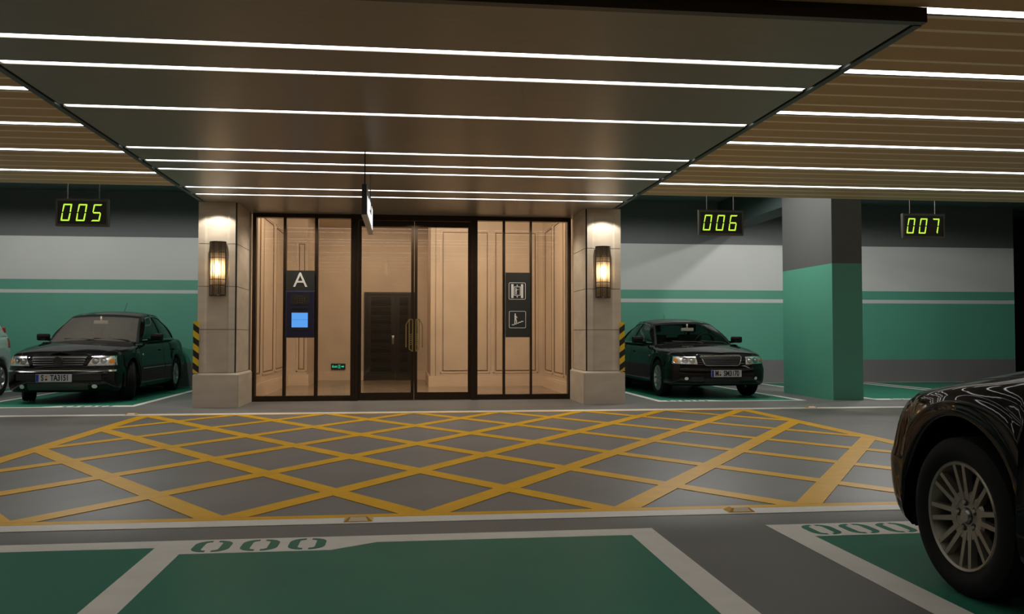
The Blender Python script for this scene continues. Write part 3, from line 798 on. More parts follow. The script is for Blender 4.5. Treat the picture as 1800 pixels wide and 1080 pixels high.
def make_car(name, label, P, loc, rz=0, group='parked black saloons'):
    """car built nose towards local -Y: y = 0 at the nose, y = L at the tail"""
    car = empty(name, loc, rz); tag(car, label, 'car', group)
    L, W, zb = P['L'], P['W'], P['zb']; ya, yr = P['axles']; R = P['R']; RA = R+P.get('gap', .045); zw = R
    y0, y1 = P['y0'], P['y1']      # ends of the straight zone
    ztop, crown, wplan = P['ztop'], P['crown'], P['wplan']
    NF, NR = 26, 22
    ys = set()
    n = 90
    for i in range(n+1): ys.add(round(y0+(y1-y0)*i/n, 4))
    arch_y = []
    for yc in (ya, yr):
        lo, hi = yc-RA, yc+RA
        ys = {v for v in ys if not (lo-.02 < v < hi+.02)}
        for k in range(25):
            ys.add(round(yc-RA*math.cos(PI*k/24), 5))
        ys.add(lo-.012); ys.add(hi+.012)
    ys = sorted(v for v in ys if y0 <= v <= y1)
    ent = [('f', PI/2*i/NF) for i in range(NF)]+[('m', v) for v in ys]+[('r', PI/2*(1-i/NR)) for i in range(1, NR+1)]
    lev = P['levels']
    def zlow(y):
        for yc in (ya, yr):
            if abs(y-yc) < RA: return max(zb, zw+math.sqrt(max(0, RA*RA-(y-yc)**2)))
        return zb
    fo, ro, wo = P['front'], P['rear'], P['side']
    nexp = P.get('nexp', 2.5)
    def pt(en, f):
        k, v = en
        a_f = sp(fo, f); a_r = sp(ro, f); dw = sp(wo, f)
        if k == 'm': y = v; x = W*sp(wplan, y)+dw
        elif k == 'f':
            x = (W*sp(wplan, y0)+dw)*math.sin(v)**(2/nexp); y = a_f+(y0-a_f)*(1-math.cos(v)**(2/nexp))
        else:
            x = (W*sp(wplan, y1)+dw)*math.sin(v)**(2/nexp); y = (L-a_r)-(L-a_r-y1)*(1-math.cos(v)**(2/nexp))
        zl, zt = zlow(y), sp(ztop, y)
        if k == 'f': zt += P.get('nosez', 0)*(math.cos(v)**2)
        z = zl+(zt-zl)*f
        if k == 'm':
            for yc in (ya, yr):
                r = math.hypot(y-yc, z-zw)
                if z > zw-.12: x += P.get('flare', .012)*math.exp(-((r-RA)/.05)**2)
        return (x, y, z)
    rows = []
    inner = [(max(p[0]-.07, 0), p[1]+(.05 if e_[0] == 'f' else (-.05 if e_[0] == 'r' else 0)), p[2]) for e_ in ent for p in [pt(e_, lev[0])]]
    rows.append(inner)
    for f in lev: rows.append([pt(e_, f) for e_ in ent])
    body = MB(); body.grid(rows, flip=True)
    top = rows[-1]; yc0, yd0 = P['cowl'], P['deck']
    NX = 14
    trows = []
    for (x, y, z) in top:
        c_ = sp(crown, y)
        # hood crown with shoulders
        trows.append([(x*(1-2*j/NX), y+(0), z+c_*(1-abs(1-2*j/NX)**P.get('cexp', 2.4))) for j in range(NX+1)])
    seg = []; cur = []
    for r in trows:
        if r[0][1] <= yc0+.03 or r[0][1] >= yd0-.03: cur.append(r)
        else:
            if len(cur) > 1: seg.append(cur)
            cur = []
    if len(cur) > 1: seg.append(cur)
    # halves mirrored except the top rows which already span
    half = MB(); half.v = list(body.v); half.f = [list(f) for f in body.f]; half.mi = list(body.mi); half.sm = list(body.sm)
    half.mirror_x()
    for s_ in seg: half.grid(s_, flip=False)
    paint = M[P['paint']]
    bo = half.build('body', paint, car, angle=48, recalc=True)
    me = bo.data
    bvh = BVHTree.FromPolygons([v.co.copy() for v in me.vertices], [list(p.vertices) for p in me.polygons])
    def hit(o, d):
        h_ = bvh.ray_cast(Vector(o), Vector(d)); return h_[0]
    def conform(kind, fn, nu, nv, off, mi=0, w=None, skirt=True):
        """fn(u,v)->(a,b); kind front: (x,z) cast +y; rear: (x,z) cast -y; side+/-: (y,z) cast -+x; top: (x,y)"""
        w = w or MB()
        def P3(u, v, o_):
            a, b = fn(u, v)
            if kind == 'front': h_ = hit((a, -2, b), (0, 1, 0)); d = (0, -1, 0)
            elif kind == 'rear': h_ = hit((a, L+2, b), (0, -1, 0)); d = (0, 1, 0)
            elif kind == 'side+': h_ = hit((3, a, b), (-1, 0, 0)); d = (1, 0, 0)
            elif kind == 'side-': h_ = hit((-3, a, b), (1, 0, 0)); d = (-1, 0, 0)
            else: h_ = hit((a, b, 4), (0, 0, -1)); d = (0, 0, 1)
            if h_ is None: return None
            return tuple(h_+Vector(d)*o_)
        g = [[P3(i/nu, j/nv, off) for i in range(nu+1)] for j in range(nv+1)]
        last = None
        for r in g:
            for i, p in enumerate(r):
                if p is None: r[i] = last or (0, 0, 0)
                last = r[i]
        w.grid(g, mi, True)
        if skirt:
            def inn(p):
                q = list(p); 
                if kind == 'front': q[1] += off+.02
                elif kind == 'rear': q[1] -= off+.02
                elif kind == 'side+': q[0] -= off+.02
                elif kind == 'side-': q[0] += off+.02
                else: q[2] -= off+.02
                return tuple(q)
            loop = g[0]+[r[-1] for r in g[1:-1]]+g[-1][::-1]+[r[0] for r in g[1:-1]][::-1]
            w.grid([loop, [inn(p) for p in loop]], mi, False, loop=True)
        return w
    def quad(p00, p10, p11, p01, bow=0):
        def fn(u, v):
            a = [(1-u)*(1-v)*p00[k]+u*(1-v)*p10[k]+u*v*p11[k]+(1-u)*v*p01[k] for k in (0, 1)]
            return a
        return fn
    def ellipse(cx, cz, rx, rz_):
        def fn(u, v):
            a, b = 2*u-1, 2*v-1     # square to disc
            return cx+rx*a*math.sqrt(1-b*b/2), cz+rz_*b*math.sqrt(1-a*a/2)
        return fn
    def line(kind, pts, wd, off, matn, nm, n=24):
        w = MB()
        out = []
        for i in range(n+1):
            t = i/n*(len(pts)-1); k = min(int(t), len(pts)-2); q = t-k
            out.append((pts[k][0]*(1-q)+pts[k+1][0]*q, pts[k][1]*(1-q)+pts[k+1][1]*q))
        ps = []
        for (a, b) in out:
            if kind == 'front': h_ = hit((a, -2, b), (0, 1, 0)); d = Vector((0, -1, 0))
            elif kind == 'rear': h_ = hit((a, L+2, b), (0, -1, 0)); d = Vector((0, 1, 0))
            elif kind == 'side+': h_ = hit((3, a, b), (-1, 0, 0)); d = Vector((1, 0, 0))
            elif kind == 'side-': h_ = hit((-3, a, b), (1, 0, 0)); d = Vector((-1, 0, 0))
            else: h_ = hit((a, b, 4), (0, 0, -1)); d = Vector((0, 0, 1))
            if h_ is not None: ps.append(h_+d*off)
        if len(ps) > 1: w.tube(ps, wd, 6); 
        return w
    # wheel wells and floor pan
    u = MB()
    for yc in (ya, yr):
        for s in (-1, 1):
            r = [[(s*xx, yc-(RA+.012)*math.cos(a), max(zb, zw+(RA+.012)*math.sin(a))) for a in [PI*(-.12+1.24*k/24) for k in range(25)]] for xx in (W*.93, W-.36)]
            u.grid(r, 0, True)
            u.add([(s*(W-.36), yc-RA-.02, zb), (s*(W-.36), yc+RA+.02, zb), (s*(W-.36), yc+RA+.02, zw+RA+.03), (s*(W-.36), yc-RA-.02, zw+RA+.03)], [(0, 1, 2, 3)])
    u.box(-W+.37, W-.37, .35, L-.35, zb+.0, zb+.05)
    u.box(-W+.06, W-.06, ya+RA+.03, yr-RA-.03, zb+.0, zb+.05)
    u.build('underbody', M['plastic'], car)
    # wheels
    for (yy, st_) in ((ya, P.get('steer', 0)), (yr, 0)):
        for s in (-1, 1):
            add_wheel(car, s*(W-.012-P['tw']/2), yy, R, P['rim'], P['tw'], P['wheel'], st_, s, M[P['alloy']], P.get('tread', True))
    # ---------------- greenhouse
    G = P['green']
    Abase, Atop, Ctop, Cbase = G['Abase'], G['Atop'], G['Ctop'], G['Cbase']    # (x, y, z) half points
    wc, wt, rc, rt = G['wind_c'], G['wind_t'], G['rear_t'], G['rear_c']        # centre-line (y, z): cowl, windscreen top, rear window top, rear window base
    roofy = G['roof']                                                          # centre-line roof points (y, z)
    rail = G['rail']                                                           # (y, x, z) points of the rail from Atop to Ctop
    def rail_pt(t):
        y = Atop[1]+(Ctop[1]-Atop[1])*t
        return Vector((sp([(q[0], q[1]) for q in rail], y), y, sp([(q[0], q[2]) for q in rail], y)))
    Nn = 20
    # roof: between the rails, front and rear edges curved
    fr = []
    for i in range(Nn+1):
        t = i/Nn; e_ = rail_pt(t); row = []
        yc_ = wt[0]+(rc[0]-wt[0])*t; zc_ = sp(roofy, yc_)
        for j in range(17):
            s = 1-2*j/16
            row.append((e_.x*s, yc_+(e_.y-yc_)*s*s, e_.z+(zc_-e_.z)*(1-abs(s)**2.6)))
        fr.append(row)
    ro_ = MB().grid(fr, 0, True, flip=True)
    def screen(base, basec, topp, topc, nm, n=16, m_=10):
        rows = []
        for i in range(m_+1):
            t = i/m_; row = []
            for j in range(n+1):
                s = 1-2*j/n; s = (s if 0 < j < n else s) if j not in (1, n-1) else (.95 if j == 1 else -.95)
                xb, yb_, zb_ = base[0]*s, basec[0]+(base[1]-basec[0])*s*s, basec[1]+(base[2]-basec[1])*s*s
                xt, yt_, zt_ = topp[0]*s, topc[0]+(topp[1]-topc[0])*s*s, topc[1]+(topp[2]-topc[1])*(abs(s)**2.6)
                bl = .035*math.sin(PI*t)*G.get('bulge', 1)
                dirn = -1 if basec[0] < topc[0] else 1
                row.append((xb+(xt-xb)*t, yb_+(yt_-yb_)*t+dirn*bl*.3, zb_+(zt_-zb_)*t+bl*.7))
            rows.append(row)
        return rows
    ws = screen(Abase, wc, Atop, wt, 'windscreen'); rs = screen(Cbase, rt, Ctop, rc, 'rear_window')
    def split_screen(rows, name, matg, inset=1):
        g = MB(); fr_ = MB(); k = len(rows[0]); vs = [p for r in rows for p in r]; gi = []; bi = []
        for i in range(len(rows)-1):
            for j in range(k-1):
                q = (i*k+j, i*k+j+1, (i+1)*k+j+1, (i+1)*k+j)
                (bi if (j < 1 or j >= k-2 or i >= len(rows)-2) else gi).append(q)
        g.add(vs, gi, 0, True); fr_.add(vs, bi, 0, True)
        return g, fr_
    gw, fw = split_screen(ws, 'windscreen', None); gr_, fr2 = split_screen(rs, 'rear_window', None)
    # side panels: surface between belt and rail
    belt_z = lambda y: Abase[2]+(Cbase[2]-Abase[2])*(y-Abase[1])/(Cbase[1]-Abase[1])
    belt_x = lambda y: sp([(Abase[1], Abase[0]), (2.2, W-.055), (3.2, W-.06), (Cbase[1], Cbase[0])], y)
    def rail_at(y):
        t = (y-Atop[1])/(Ctop[1]-Atop[1]); return rail_pt(min(max(t, 0), 1))
    def surf(y, z):
        bz_, bx_ = belt_z(y), belt_x(y); rp = rail_at(y)
        t = (z-bz_)/(max(rp.z-bz_, .05))
        return Vector((bx_+(rp.x-bx_)*min(t, 1.05)+.018*math.sin(PI*min(max(t, 0), 1)), y, z))
    ns = 10
    def loop_from(c_):   # c_: 4 corner paths, each a list of (y,z) sampled
        return c_
    outer = []
    for k in range(ns+1): y = Abase[1]+(Cbase[1]-Abase[1])*k/ns; outer.append(Vector((belt_x(y), y, belt_z(y))))
    a, b = Vector(Cbase), Vector(Ctop)
    for k in range(1, ns+1): outer.append(a.lerp(b, k/ns)+Vector((.0, 0, .02*math.sin(PI*k/ns))))
    for k in range(1, ns+1): outer.append(rail_pt(1-k/ns))
    a, b = Vector(Atop), Vector(Abase)
    for k in range(1, ns): outer.append(a.lerp(b, k/ns))
    D = P['dlo']      # window outline: four corners (y,z): front bottom, rear bottom, rear top, front top + bulges
    fb, rb, rtp, ftp = D['pts']
    inner = []
    for k in range(ns+1): inner.append((fb[0]+(rb[0]-fb[0])*k/ns, fb[1]+(rb[1]-fb[1])*k/ns))
    for k in range(1, ns+1): t = k/ns; inner.append((rb[0]+(rtp[0]-rb[0])*t+D['rb']*math.sin(PI*t)*.6, rb[1]+(rtp[1]-rb[1])*t+D['rb']*math.sin(PI*t)*.5))
    for k in range(1, ns+1): t = k/ns; inner.append((rtp[0]+(ftp[0]-rtp[0])*t, rtp[1]+(ftp[1]-rtp[1])*t+D['tb']*math.sin(PI*t)))
    for k in range(1, ns): t = k/ns; inner.append((ftp[0]+(fb[0]-ftp[0])*t, ftp[1]+(fb[1]-ftp[1])*t+D.get('fb', .01)*math.sin(PI*t)))
    inner3 = [surf(*q) for q in inner]
    ring = MB().grid([[tuple(v) for v in outer], [tuple(v) for v in inner3]], 0, True, loop=True); ring.mirror_x()
    pil = MB(); pil.add(ro_.v, ro_.f, 0, True); pil.add(ring.v, ring.f, 0, True)
    # belt shelf joins the side glass to the body shoulder
    sh = MB(); shr = [[], []]
    for k in range(31):
        y = Abase[1]-.25+(min(Cbase[1]+.15, L-.12)-Abase[1]+.25)*k/30
        bx_ = belt_x(min(max(y, Abase[1]), Cbase[1])); bz_ = belt_z(min(max(y, Abase[1]), Cbase[1]))
        tx = W*sp(wplan, y)+sp(wo, 1); tz = sp(ztop, y)
        shr[0].append((bx_-.01, y, bz_)); shr[1].append((tx, y, tz-.001))
    sh.grid(shr, 0, True); sh.mirror_x(); pil.add(sh.v, sh.f, 0, True)
    pil.build('roof_and_pillars', paint, car, angle=40, recalc=True)
    fw.v = fw.v; fw.build('windscreen_surround', M['plastic'], car); fr2.build('rear_window_surround', M['plastic'], car)
    gw.build('windscreen', M[P.get('screen', 'windscreen')], car); gr_.build('rear_window', M['glass_dark'], car)
    for s in (1, -1):
        # side glass as a fan grid between bottom and top of the outline
        nb = ns+1; bot = inner[:nb]; topl = [inner[(3*ns-k)] for k in range(nb)]
        # shape rows: from bottom edge to upper outline via boundary sampling
        loop2 = inner; cen = (sum(q[0] for q in inner)/len(inner), sum(q[1] for q in inner)/len(inner))
        rws = []
        for f_ in (1., .66, .33, .001):
            rws.append([tuple(surf(cen[0]+(q[0]-cen[0])*f_, cen[1]+(q[1]-cen[1])*f_)-Vector((.006, 0, 0))) for q in loop2])
        g = MB().grid(rws, 0, True, loop=True)
        if s < 0: g.xf(Matrix.Scale(-1, 4, (1, 0, 0)))
        g.build('side_window', M['glass_dark'], car)
        t = MB().tube([tuple(v+Vector((.004, 0, 0))) for v in inner3], .008 if D.get('trim') else .006, 6, closed=True)
        if s < 0: t.xf(Matrix.Scale(-1, 4, (1, 0, 0)))
        t.build('window_trim', M['chrome'] if D.get('trim') else M['plastic'], car)
        for (yb0, yb1, wd_) in D['bars']:
            a_, b_ = yb0, yb1
            zt_ = rail_at(b_).z-.03; w = MB(); zb_ = belt_z(a_)+.02
            rows_ = [[tuple(surf(a_+(b_-a_)*q/6+dy, zb_+(zt_-zb_)*q/6)+Vector((.003, 0, 0))) for q in range(7)] for dy in (-wd_/2, wd_/2)]
            w.grid(rows_, 0, True)
            if s < 0: w.xf(Matrix.Scale(-1, 4, (1, 0, 0)))
            w.build('window_divider', M['plastic'], car)
    # ---------------- interior
    w = MB(); w.bbox(-W+.2, W-.2, wc[0]+.08, wc[0]+.55, .70, wc[1]-.02, .05); w.bbox(-W+.35, -.12, wc[0]+.30, wc[0]+.58, .8, wc[1]+.02, .03)
    w.build('dashboard', M['dash'], car)
    seat = MB()
    for sx_ in (-.36, .36):
        seat.bbox(sx_-.25, sx_+.25, 2.15+G.get('sy', 0), 2.65+G.get('sy', 0), .35, .55, .06)
        m_ = MB().bbox(-.24, .24, -.06, .06, 0, .62, .05); m_.xf(Matrix.Translation((sx_, 2.68+G.get('sy', 0), .48)) @ Matrix.Rotation(-.28, 4, 'X')); seat.add(m_.v, m_.f)
        m_ = MB().bbox(-.13, .13, -.045, .045, .66, .84, .04); m_.xf(Matrix.Translation((sx_, 2.68+G.get('sy', 0), .48)) @ Matrix.Rotation(-.22, 4, 'X')); seat.add(m_.v, m_.f)
    seat.bbox(-.62, .62, 3.35+G.get('sy', 0), 3.50+G.get('sy', 0), .40, 1.02, .05)
    seat.build('seats', M['seat'], car)
    w = MB(); pts = [(.185*math.cos(t)+.36, wc[0]+.66-.06*math.sin(t), .93+.165*math.sin(t)) for t in [2*PI*k/24 for k in range(24)]]
    w.tube(pts, .014, 8, closed=True); w.bbox(.30, .42, wc[0]+.62, wc[0]+.70, .88, .97, .01); w.tube([(.18, wc[0]+.66, .93), (.54, wc[0]+.66, .93)], .012, 6); w.build('steering_wheel', M[P.get('wheel_trim', 'dash')], car)
    w = MB().bbox(-.12, .12, wt[0]-.16, wt[0]-.13, wt[1]-.165, wt[1]-.105, .01); w.box(-.012, .012, wt[0]-.145, wt[0]-.12, wt[1]-.11, wt[1]-.03); w.build('rear_view_mirror', M['beige'], car)
    w = MB().box(-W+.12, W-.12, wc[0]+.5, Cbase[1]-.1, .28, .33); w.box(-W+.10, -W+.13, wc[0]+.1, Cbase[1], .3, Abase[2]-.01); w.box(W-.13, W-.10, wc[0]+.1, Cbase[1], .3, Abase[2]-.01)
    w.box(-.62, .62, Cbase[1]-.45, Cbase[1]+.05, Cbase[2]-.06, Cbase[2]-.03)
    w.build('cabin_floor', M['dash'], car)
    # ---------------- mirrors
    for s in (-1, 1):
        w = MB().bbox(-.105, .105, -.05, .05, -.062, .062, .038)
        mx = W+.075; my, mz = Abase[1]+.33, belt_z(Abase[1])+.085
        w.xf(Matrix.Translation((s*mx, my, mz)) @ Matrix.Rotation(-s*.12, 4, 'Z'))
        w.tube([(s*(W-.09), my+.03, mz-.05), (s*(W+.02), my+.02, mz-.045)], .022, 8)
        w.build('wing_mirror', paint, car)
    # wipers
    for (xa, xb_) in ((.10, -.42), (.62, .08)):
        w = MB(); yA = wc[0]+.02
        def wp(x, off):
            s_ = x/Abase[0]; return (x, wc[0]+(Abase[1]-wc[0])*s_*s_+off*.9, wc[1]+(Abase[2]-wc[1])*s_*s_+off*.55+.016)
        w.tube([wp(xa, -.02), wp(xa-.1, .025), wp(xb_, .05)], .007, 6); w.tube([wp(xa-.02, .02), wp(xb_-.02, .062)], .006, 6)
        w.build('wiper', M['plastic'] if not P.get('shiny_wiper') else M['dim_chrome'], car)
    # shut lines, handles, side strip
    for s, kd in ((1, 'side+'), (-1, 'side-')):
        w = MB()
        for yy in P['shuts']:
            line(kd, [(yy[0], zb+.12), (yy[1], .6), (yy[2], sp(ztop, yy[2])-.02)], .0035, -.0005, None, None, 20).build('door_gap', M['black'], car)
        for yy in P['handles']:
            w = MB(); l = line(kd, [(yy, P['hz']), (yy+.16, P['hz']+.005)], .013, .012, None, None, 6); w.add(l.v, l.f, 0, True)
            w.build('door_handle', paint, car)
        if P.get('strip'):
            for (a_, b_) in P['strip']:
                l = line(kd, [(a_, P['stripz'][0]), (b_, P['stripz'][1])], .007, .003, None, None, 20); l.build('side_trim', M['chrome'], car)
    # hood shut line
    for s in (-1, 1):
        line('top', [(s*(W-.30), .16), (s*(W-.20), .55), (s*(W-.165), wc[0]+.0)], .0035, -.0008, None, None, 20).build('bonnet_gap', M['black'], car)
    if P.get('antenna'):
        ay, az = P['antenna']; zr = sp(roofy, ay); MB().tube([(0, ay, zr-.005), (P.get('antx', 0), ay+.10, zr+az)], .004, 6).build('aerial', M['plastic'], car)
    P['detail'](car, conform, quad, ellipse, line, hit) if P.get('detail') else None
    return car

def plate(car, hit, cx, z0, z1, txt, depth=.0):
    """licence plate on the nose"""
    hw = .262; hgt = (z1-z0)/2; cz = (z0+z1)/2
    hh = [hit((cx+a, -2, cz+b), (0, 1, 0)) for a in (-.2, 0, .2) for b in (-hgt*.8, hgt*.8)]
    y = min(h.y for h in hh if h)-.012
    o = MB().bbox(cx-hw, cx+hw, y-.008, y, z0, z1, .003).build('licence_plate', M['plate'], car)
    MB().box(cx-hw+.004, cx-hw+.045, y-.0095, y-.007, z0+.004, z1-.004).build('country_band', M['plate_blue'], o)
    a, b = txt.split(' ')
    t = MB()
    m1 = text_mb(a, .125, .0006, Matrix.Translation((cx-.165, y-.009, cz)) @ FACE_FRONT, .66, .004); m1.build('plate_letter', M['plate_text'], o)
    m1 = text_mb(b, .125, .0006, Matrix.Translation((cx+.085, y-.009, cz)) @ FACE_FRONT, .66, .004); t.add(m1.v, m1.f)
    t.build('plate_digits', M['plate_text'], o)
    MB().lathe([(0, 0), (0, .016), (.002, .016)], (cx-.108, y-.010, cz+.025), 'y', 12).build('upper_seal', M['amber'], o)
    MB().lathe([(0, 0), (0, .017), (.002, .017)], (cx-.108, y-.010, cz-.022), 'y', 12).build('lower_seal', M['lamp_bowl'], o)

def side_from_top(pts): return pts
LEV = [0, .06, .12, .2, .28, .36, .43, .48, .53, .6, .68, .76, .83, .89, .94, .975, 1.0]
def headlamp(car, conform, quad, ellipse, hit, q, bowls, s):
    fn = quad(*q)
    h = conform('front', fn, 10, 6, .004); o = h.build('headlamp', M['lamp_inner'], car)
    for (cx, cz, r, m_) in bowls:
        conform('front', ellipse(s*cx, cz, r, r), 8, 8, .009).build('lamp_bowl' if m_ != 'amber' else 'indicator', M[m_], o)
        if m_ != 'amber':
            hb = hit((s*cx, -2, cz), (0, 1, 0))
            if hb: MB().lathe([(-.012, 0), (-.010, .3*r), (-.004, .55*r), (0, .6*r)], (hb.x, hb.y-.008, hb.z), 'y', 16).build('projector_lens', M['lamp_inner'], o)
def passat_detail(car, conform, quad, ellipse, line, hit):
    for s in (1, -1):
        q = [(s*.42, .585), (s*.80, .590), (s*.775, .735), (s*.50, .738)]
        headlamp(car, conform, quad, ellipse, hit, q, [(.53, .664, .050, 'lamp_bowl'), (.635, .662, .042, 'lamp_bowl'), (.738, .655, .034, 'amber')], s)
        conform('front', ellipse(s*.53, .268, .036, .032), 8, 8, .012).build('fog_lamp', M['fog'], car)
    # grille: dark opening, bright slats, blank disc badge
    g = conform('front', quad((-.36, .585), (.36, .585), (.40, .735), (-.40, .735)), 16, 6, .004).build('grille', M['plastic'], car)
    for k in range(4):
        z = .605+k*.034; hwid = .365+k*.01
        line('front', [(-hwid, z), (hwid, z)], .006, .010, None, None, 24).build('grille_slat', M['dim_chrome'], g)
    hb = hit((0, -2, .665), (0, 1, 0))
    MB().lathe([(-.03, 0), (-.03, .068), (-.022, .074), (.02, .074)], (0, hb.y, .665), 'y', 32).build('badge', M['bumper_grey'], g)
    conform('front', quad((-.80, .495), (.80, .495), (.80, .522), (-.80, .522)), 40, 2, .016).build('bumper_trim', M['chrome'], car)
    conform('front', quad((-.44, .215), (.44, .215), (.44, .320), (-.44, .320)), 20, 3, .006).build('lower_intake', M['bumper_grey'], car)
    conform('front', quad((-.62, .365), (.62, .365), (.62, .455), (-.62, .455)), 30, 3, .004).build('bumper_recess', M['plastic'], car)
    plate(car, hit, -.03, .345, .462, 'S TA3151')
    for s, kd in ((1, 'side+'), (-1, 'side-')):
        conform(kd, ellipse(1.48, .735, .024, .018), 6, 6, .006).build('side_indicator', M['fog'], car)
    for s in (-1, 1): conform('rear', quad((s*.45, .70), (s*.80, .70), (s*.80, .86), (s*.48, .86)), 8, 4, .006).build('tail_lamp', M['tail'], car)
def audi_detail(car, conform, quad, ellipse, line, hit):
    for s in (1, -1):
        q = [(s*.415, .575), (s*.835, .585), (s*.80, .705), (s*.43, .700)]
        headlamp(car, conform, quad, ellipse, hit, q, [(.50, .636, .048, 'lamp_bowl'), (.61, .640, .048, 'lamp_bowl'), (.745, .643, .030, 'amber')], s)
        conform('front', ellipse(s*.60, .338, .028, .026), 8, 8, .012).build('fog_lamp', M['fog'], car)
        conform('front', quad((s*.33, .295), (s*.53, .300), (s*.53, .365), (s*.33, .365)), 8, 3, .004).build('side_intake', M['plastic'], car)
    fn = quad((-.29, .560), (.29, .560), (.345, .715), (-.345, .715))
    g = conform('front', fn, 16, 6, .006).build('grille', M['plastic'], car)
    for k in range(5):
        z = .585+k*.026; line('front', [(-.295-k*.010, z), (.295+k*.010, z)], .0055, .010, None, None, 20).build('grille_slat', M['plastic'], g)
    pts = [(-.27, .556), (.27, .556), (.30, .575), (.355, .700), (.34, .722), (-.34, .722), (-.355, .700), (-.30, .575), (-.27, .556)]
    line('front', pts, .009, .012, None, None, 96).build('chrome_surround', M['chrome'], g)
    gg = conform('front', quad((-.30, .262), (.30, .262), (.30, .345), (-.30, .345)), 16, 3, .004).build('lower_intake', M['plastic'], car)
    for k in range(3): line('front', [(-.29, .28+k*.024), (.29, .28+k*.024)], .004, .010, None, None, 12).build('intake_slat', M['bumper_grey'], gg)
    conform('front', quad((-.80, .240), (.80, .240), (.80, .262), (-.80, .262)), 30, 2, .008).build('bumper_lip', M['bumper_grey'], car)
    plate(car, hit, .05, .365, .480, 'M SM3170')
    for s, kd in ((1, 'side+'), (-1, 'side-')):
        conform(kd, ellipse(1.42, .70, .020, .014), 6, 6, .006).build('side_indicator', M['amber'], car)
    for s in (-1, 1): conform('rear', quad((s*.48, .70), (s*.80, .70), (s*.80, .84), (s*.48, .84)), 8, 4, .006).build('tail_lamp', M['tail'], car)

# left saloon
passat = dict(L=4.72, W=.875, zb=.18, axles=(.93, 3.65), R=.318, rim=.205, tw=.205, y0=.46, y1=4.18, levels=LEV, paint='paint', alloy='alloy', wheel='seven', steer=.42,
    wplan=[(0, .96), (.46, .965), (1.2, 1.), (3.2, 1.), (4.18, .965), (4.72, .95)],
    ztop=[(0, .725), (.25, .765), (.7, .835), (1.25, .900), (1.6, .925), (3.9, .965), (4.3, .975), (4.72, .94)],
    crown=[(0, .03), (.25, .055), (.8, .075), (1.4, .07), (3.8, .06), (4.3, .045), (4.72, .02)],
    front=[(0, .10), (.1, .05), (.28, .012), (.45, 0), (.56, .004), (.60, .045), (.8, .06), (.93, .09), (1., .15)],
    rear=[(0, .10), (.12, .03), (.4, 0), (.55, .01), (.62, .04), (.9, .07), (1, .12)],
    side=[(0, -.05), (.08, -.015), (.2, -.004), (.42, 0), (.5, .002), (.6, -.012), (.8, -.03), (.92, -.055), (1., -.105)],
    cowl=1.38, deck=4.02, flare=.014,
    green=dict(Abase=(.735, 1.62, .945), Atop=(.585, 2.28, 1.395), Ctop=(.565, 3.42, 1.385), Cbase=(.70, 4.10, .985),
        wind_c=(1.36, .965), wind_t=(2.10, 1.425), rear_t=(3.50, 1.425), rear_c=(4.08, 1.02), roof=[(2.10, 1.43), (2.45, 1.485), (2.8, 1.502), (3.15, 1.482), (3.5, 1.425)],
        rail=[(2.28, .585, 1.395), (2.6, .605, 1.435), (2.9, .607, 1.442), (3.2, .59, 1.425), (3.42, .565, 1.385)]),
    dlo=dict(pts=[(1.74, .975), (3.86, 1.005), (3.33, 1.355), (2.34, 1.36)], rb=.06, tb=.045, fb=.02, trim=True, bars=[(2.78, 2.74, .07), (3.62, 3.42, .03)]),
    shuts=[(1.36, 1.36, 1.42), (2.76, 2.76, 2.76), (3.34, 3.40, 3.72)], handles=[2.50, 3.36], hz=.80, strip=[(1.40, 2.74), (2.80, 3.22), (4.05, 4.40)], stripz=(.50, .50),
    antenna=(3.2, .20), antx=.03, screen='windscreen_painted_haze', detail=passat_detail)
make_car('saloon_car', 'black saloon with horizontal grille slats and plate S TA3151, left of the entrance', passat, (-5.32, 14.22, .0014))
audi = dict(passat); audi.update(L=4.75, W=.885, zb=.215, axles=(.92, 3.66), R=.318, rim=.218, wheel='thin', steer=.03, detail=audi_detail,
    ztop=[(0, .70), (.25, .735), (.7, .795), (1.25, .855), (1.6, .880), (3.9, .905), (4.3, .90), (4.75, .86)],
    crown=[(0, .03), (.25, .05), (.8, .065), (1.4, .06), (3.8, .05), (4.3, .04), (4.75, .02)],
    front=[(0, .09), (.1, .04), (.28, .01), (.45, 0), (.6, .01), (.66, .03), (.8, .05), (.93, .08), (1., .14)],
    green=dict(Abase=(.725, 1.55, .895), Atop=(.560, 2.22, 1.275), Ctop=(.545, 3.42, 1.27), Cbase=(.69, 4.20, .925),
        wind_c=(1.28, .915), wind_t=(2.02, 1.305), rear_t=(3.52, 1.305), rear_c=(4.2, .95), roof=[(2.02, 1.31), (2.4, 1.365), (2.8, 1.388), (3.15, 1.37), (3.52, 1.305)],
        rail=[(2.22, .560, 1.275), (2.6, .585, 1.325), (2.9, .59, 1.335), (3.2, .575, 1.318), (3.42, .545, 1.27)]),
    dlo=dict(pts=[(1.66, .925), (3.98, .945), (3.36, 1.245), (2.28, 1.25)], rb=.06, tb=.05, fb=.02, trim=True, bars=[(2.76, 2.72, .07), (3.66, 3.46, .03)]),
    hz=.76, strip=None, shiny_wiper=True, screen='windscreen', antenna=(3.3, .14), antx=0., W_=0)
make_car('saloon_car', 'black saloon with chrome ringed grille and plate M SM3170, right of the entrance', audi, (5.245, 14.13, .0014))
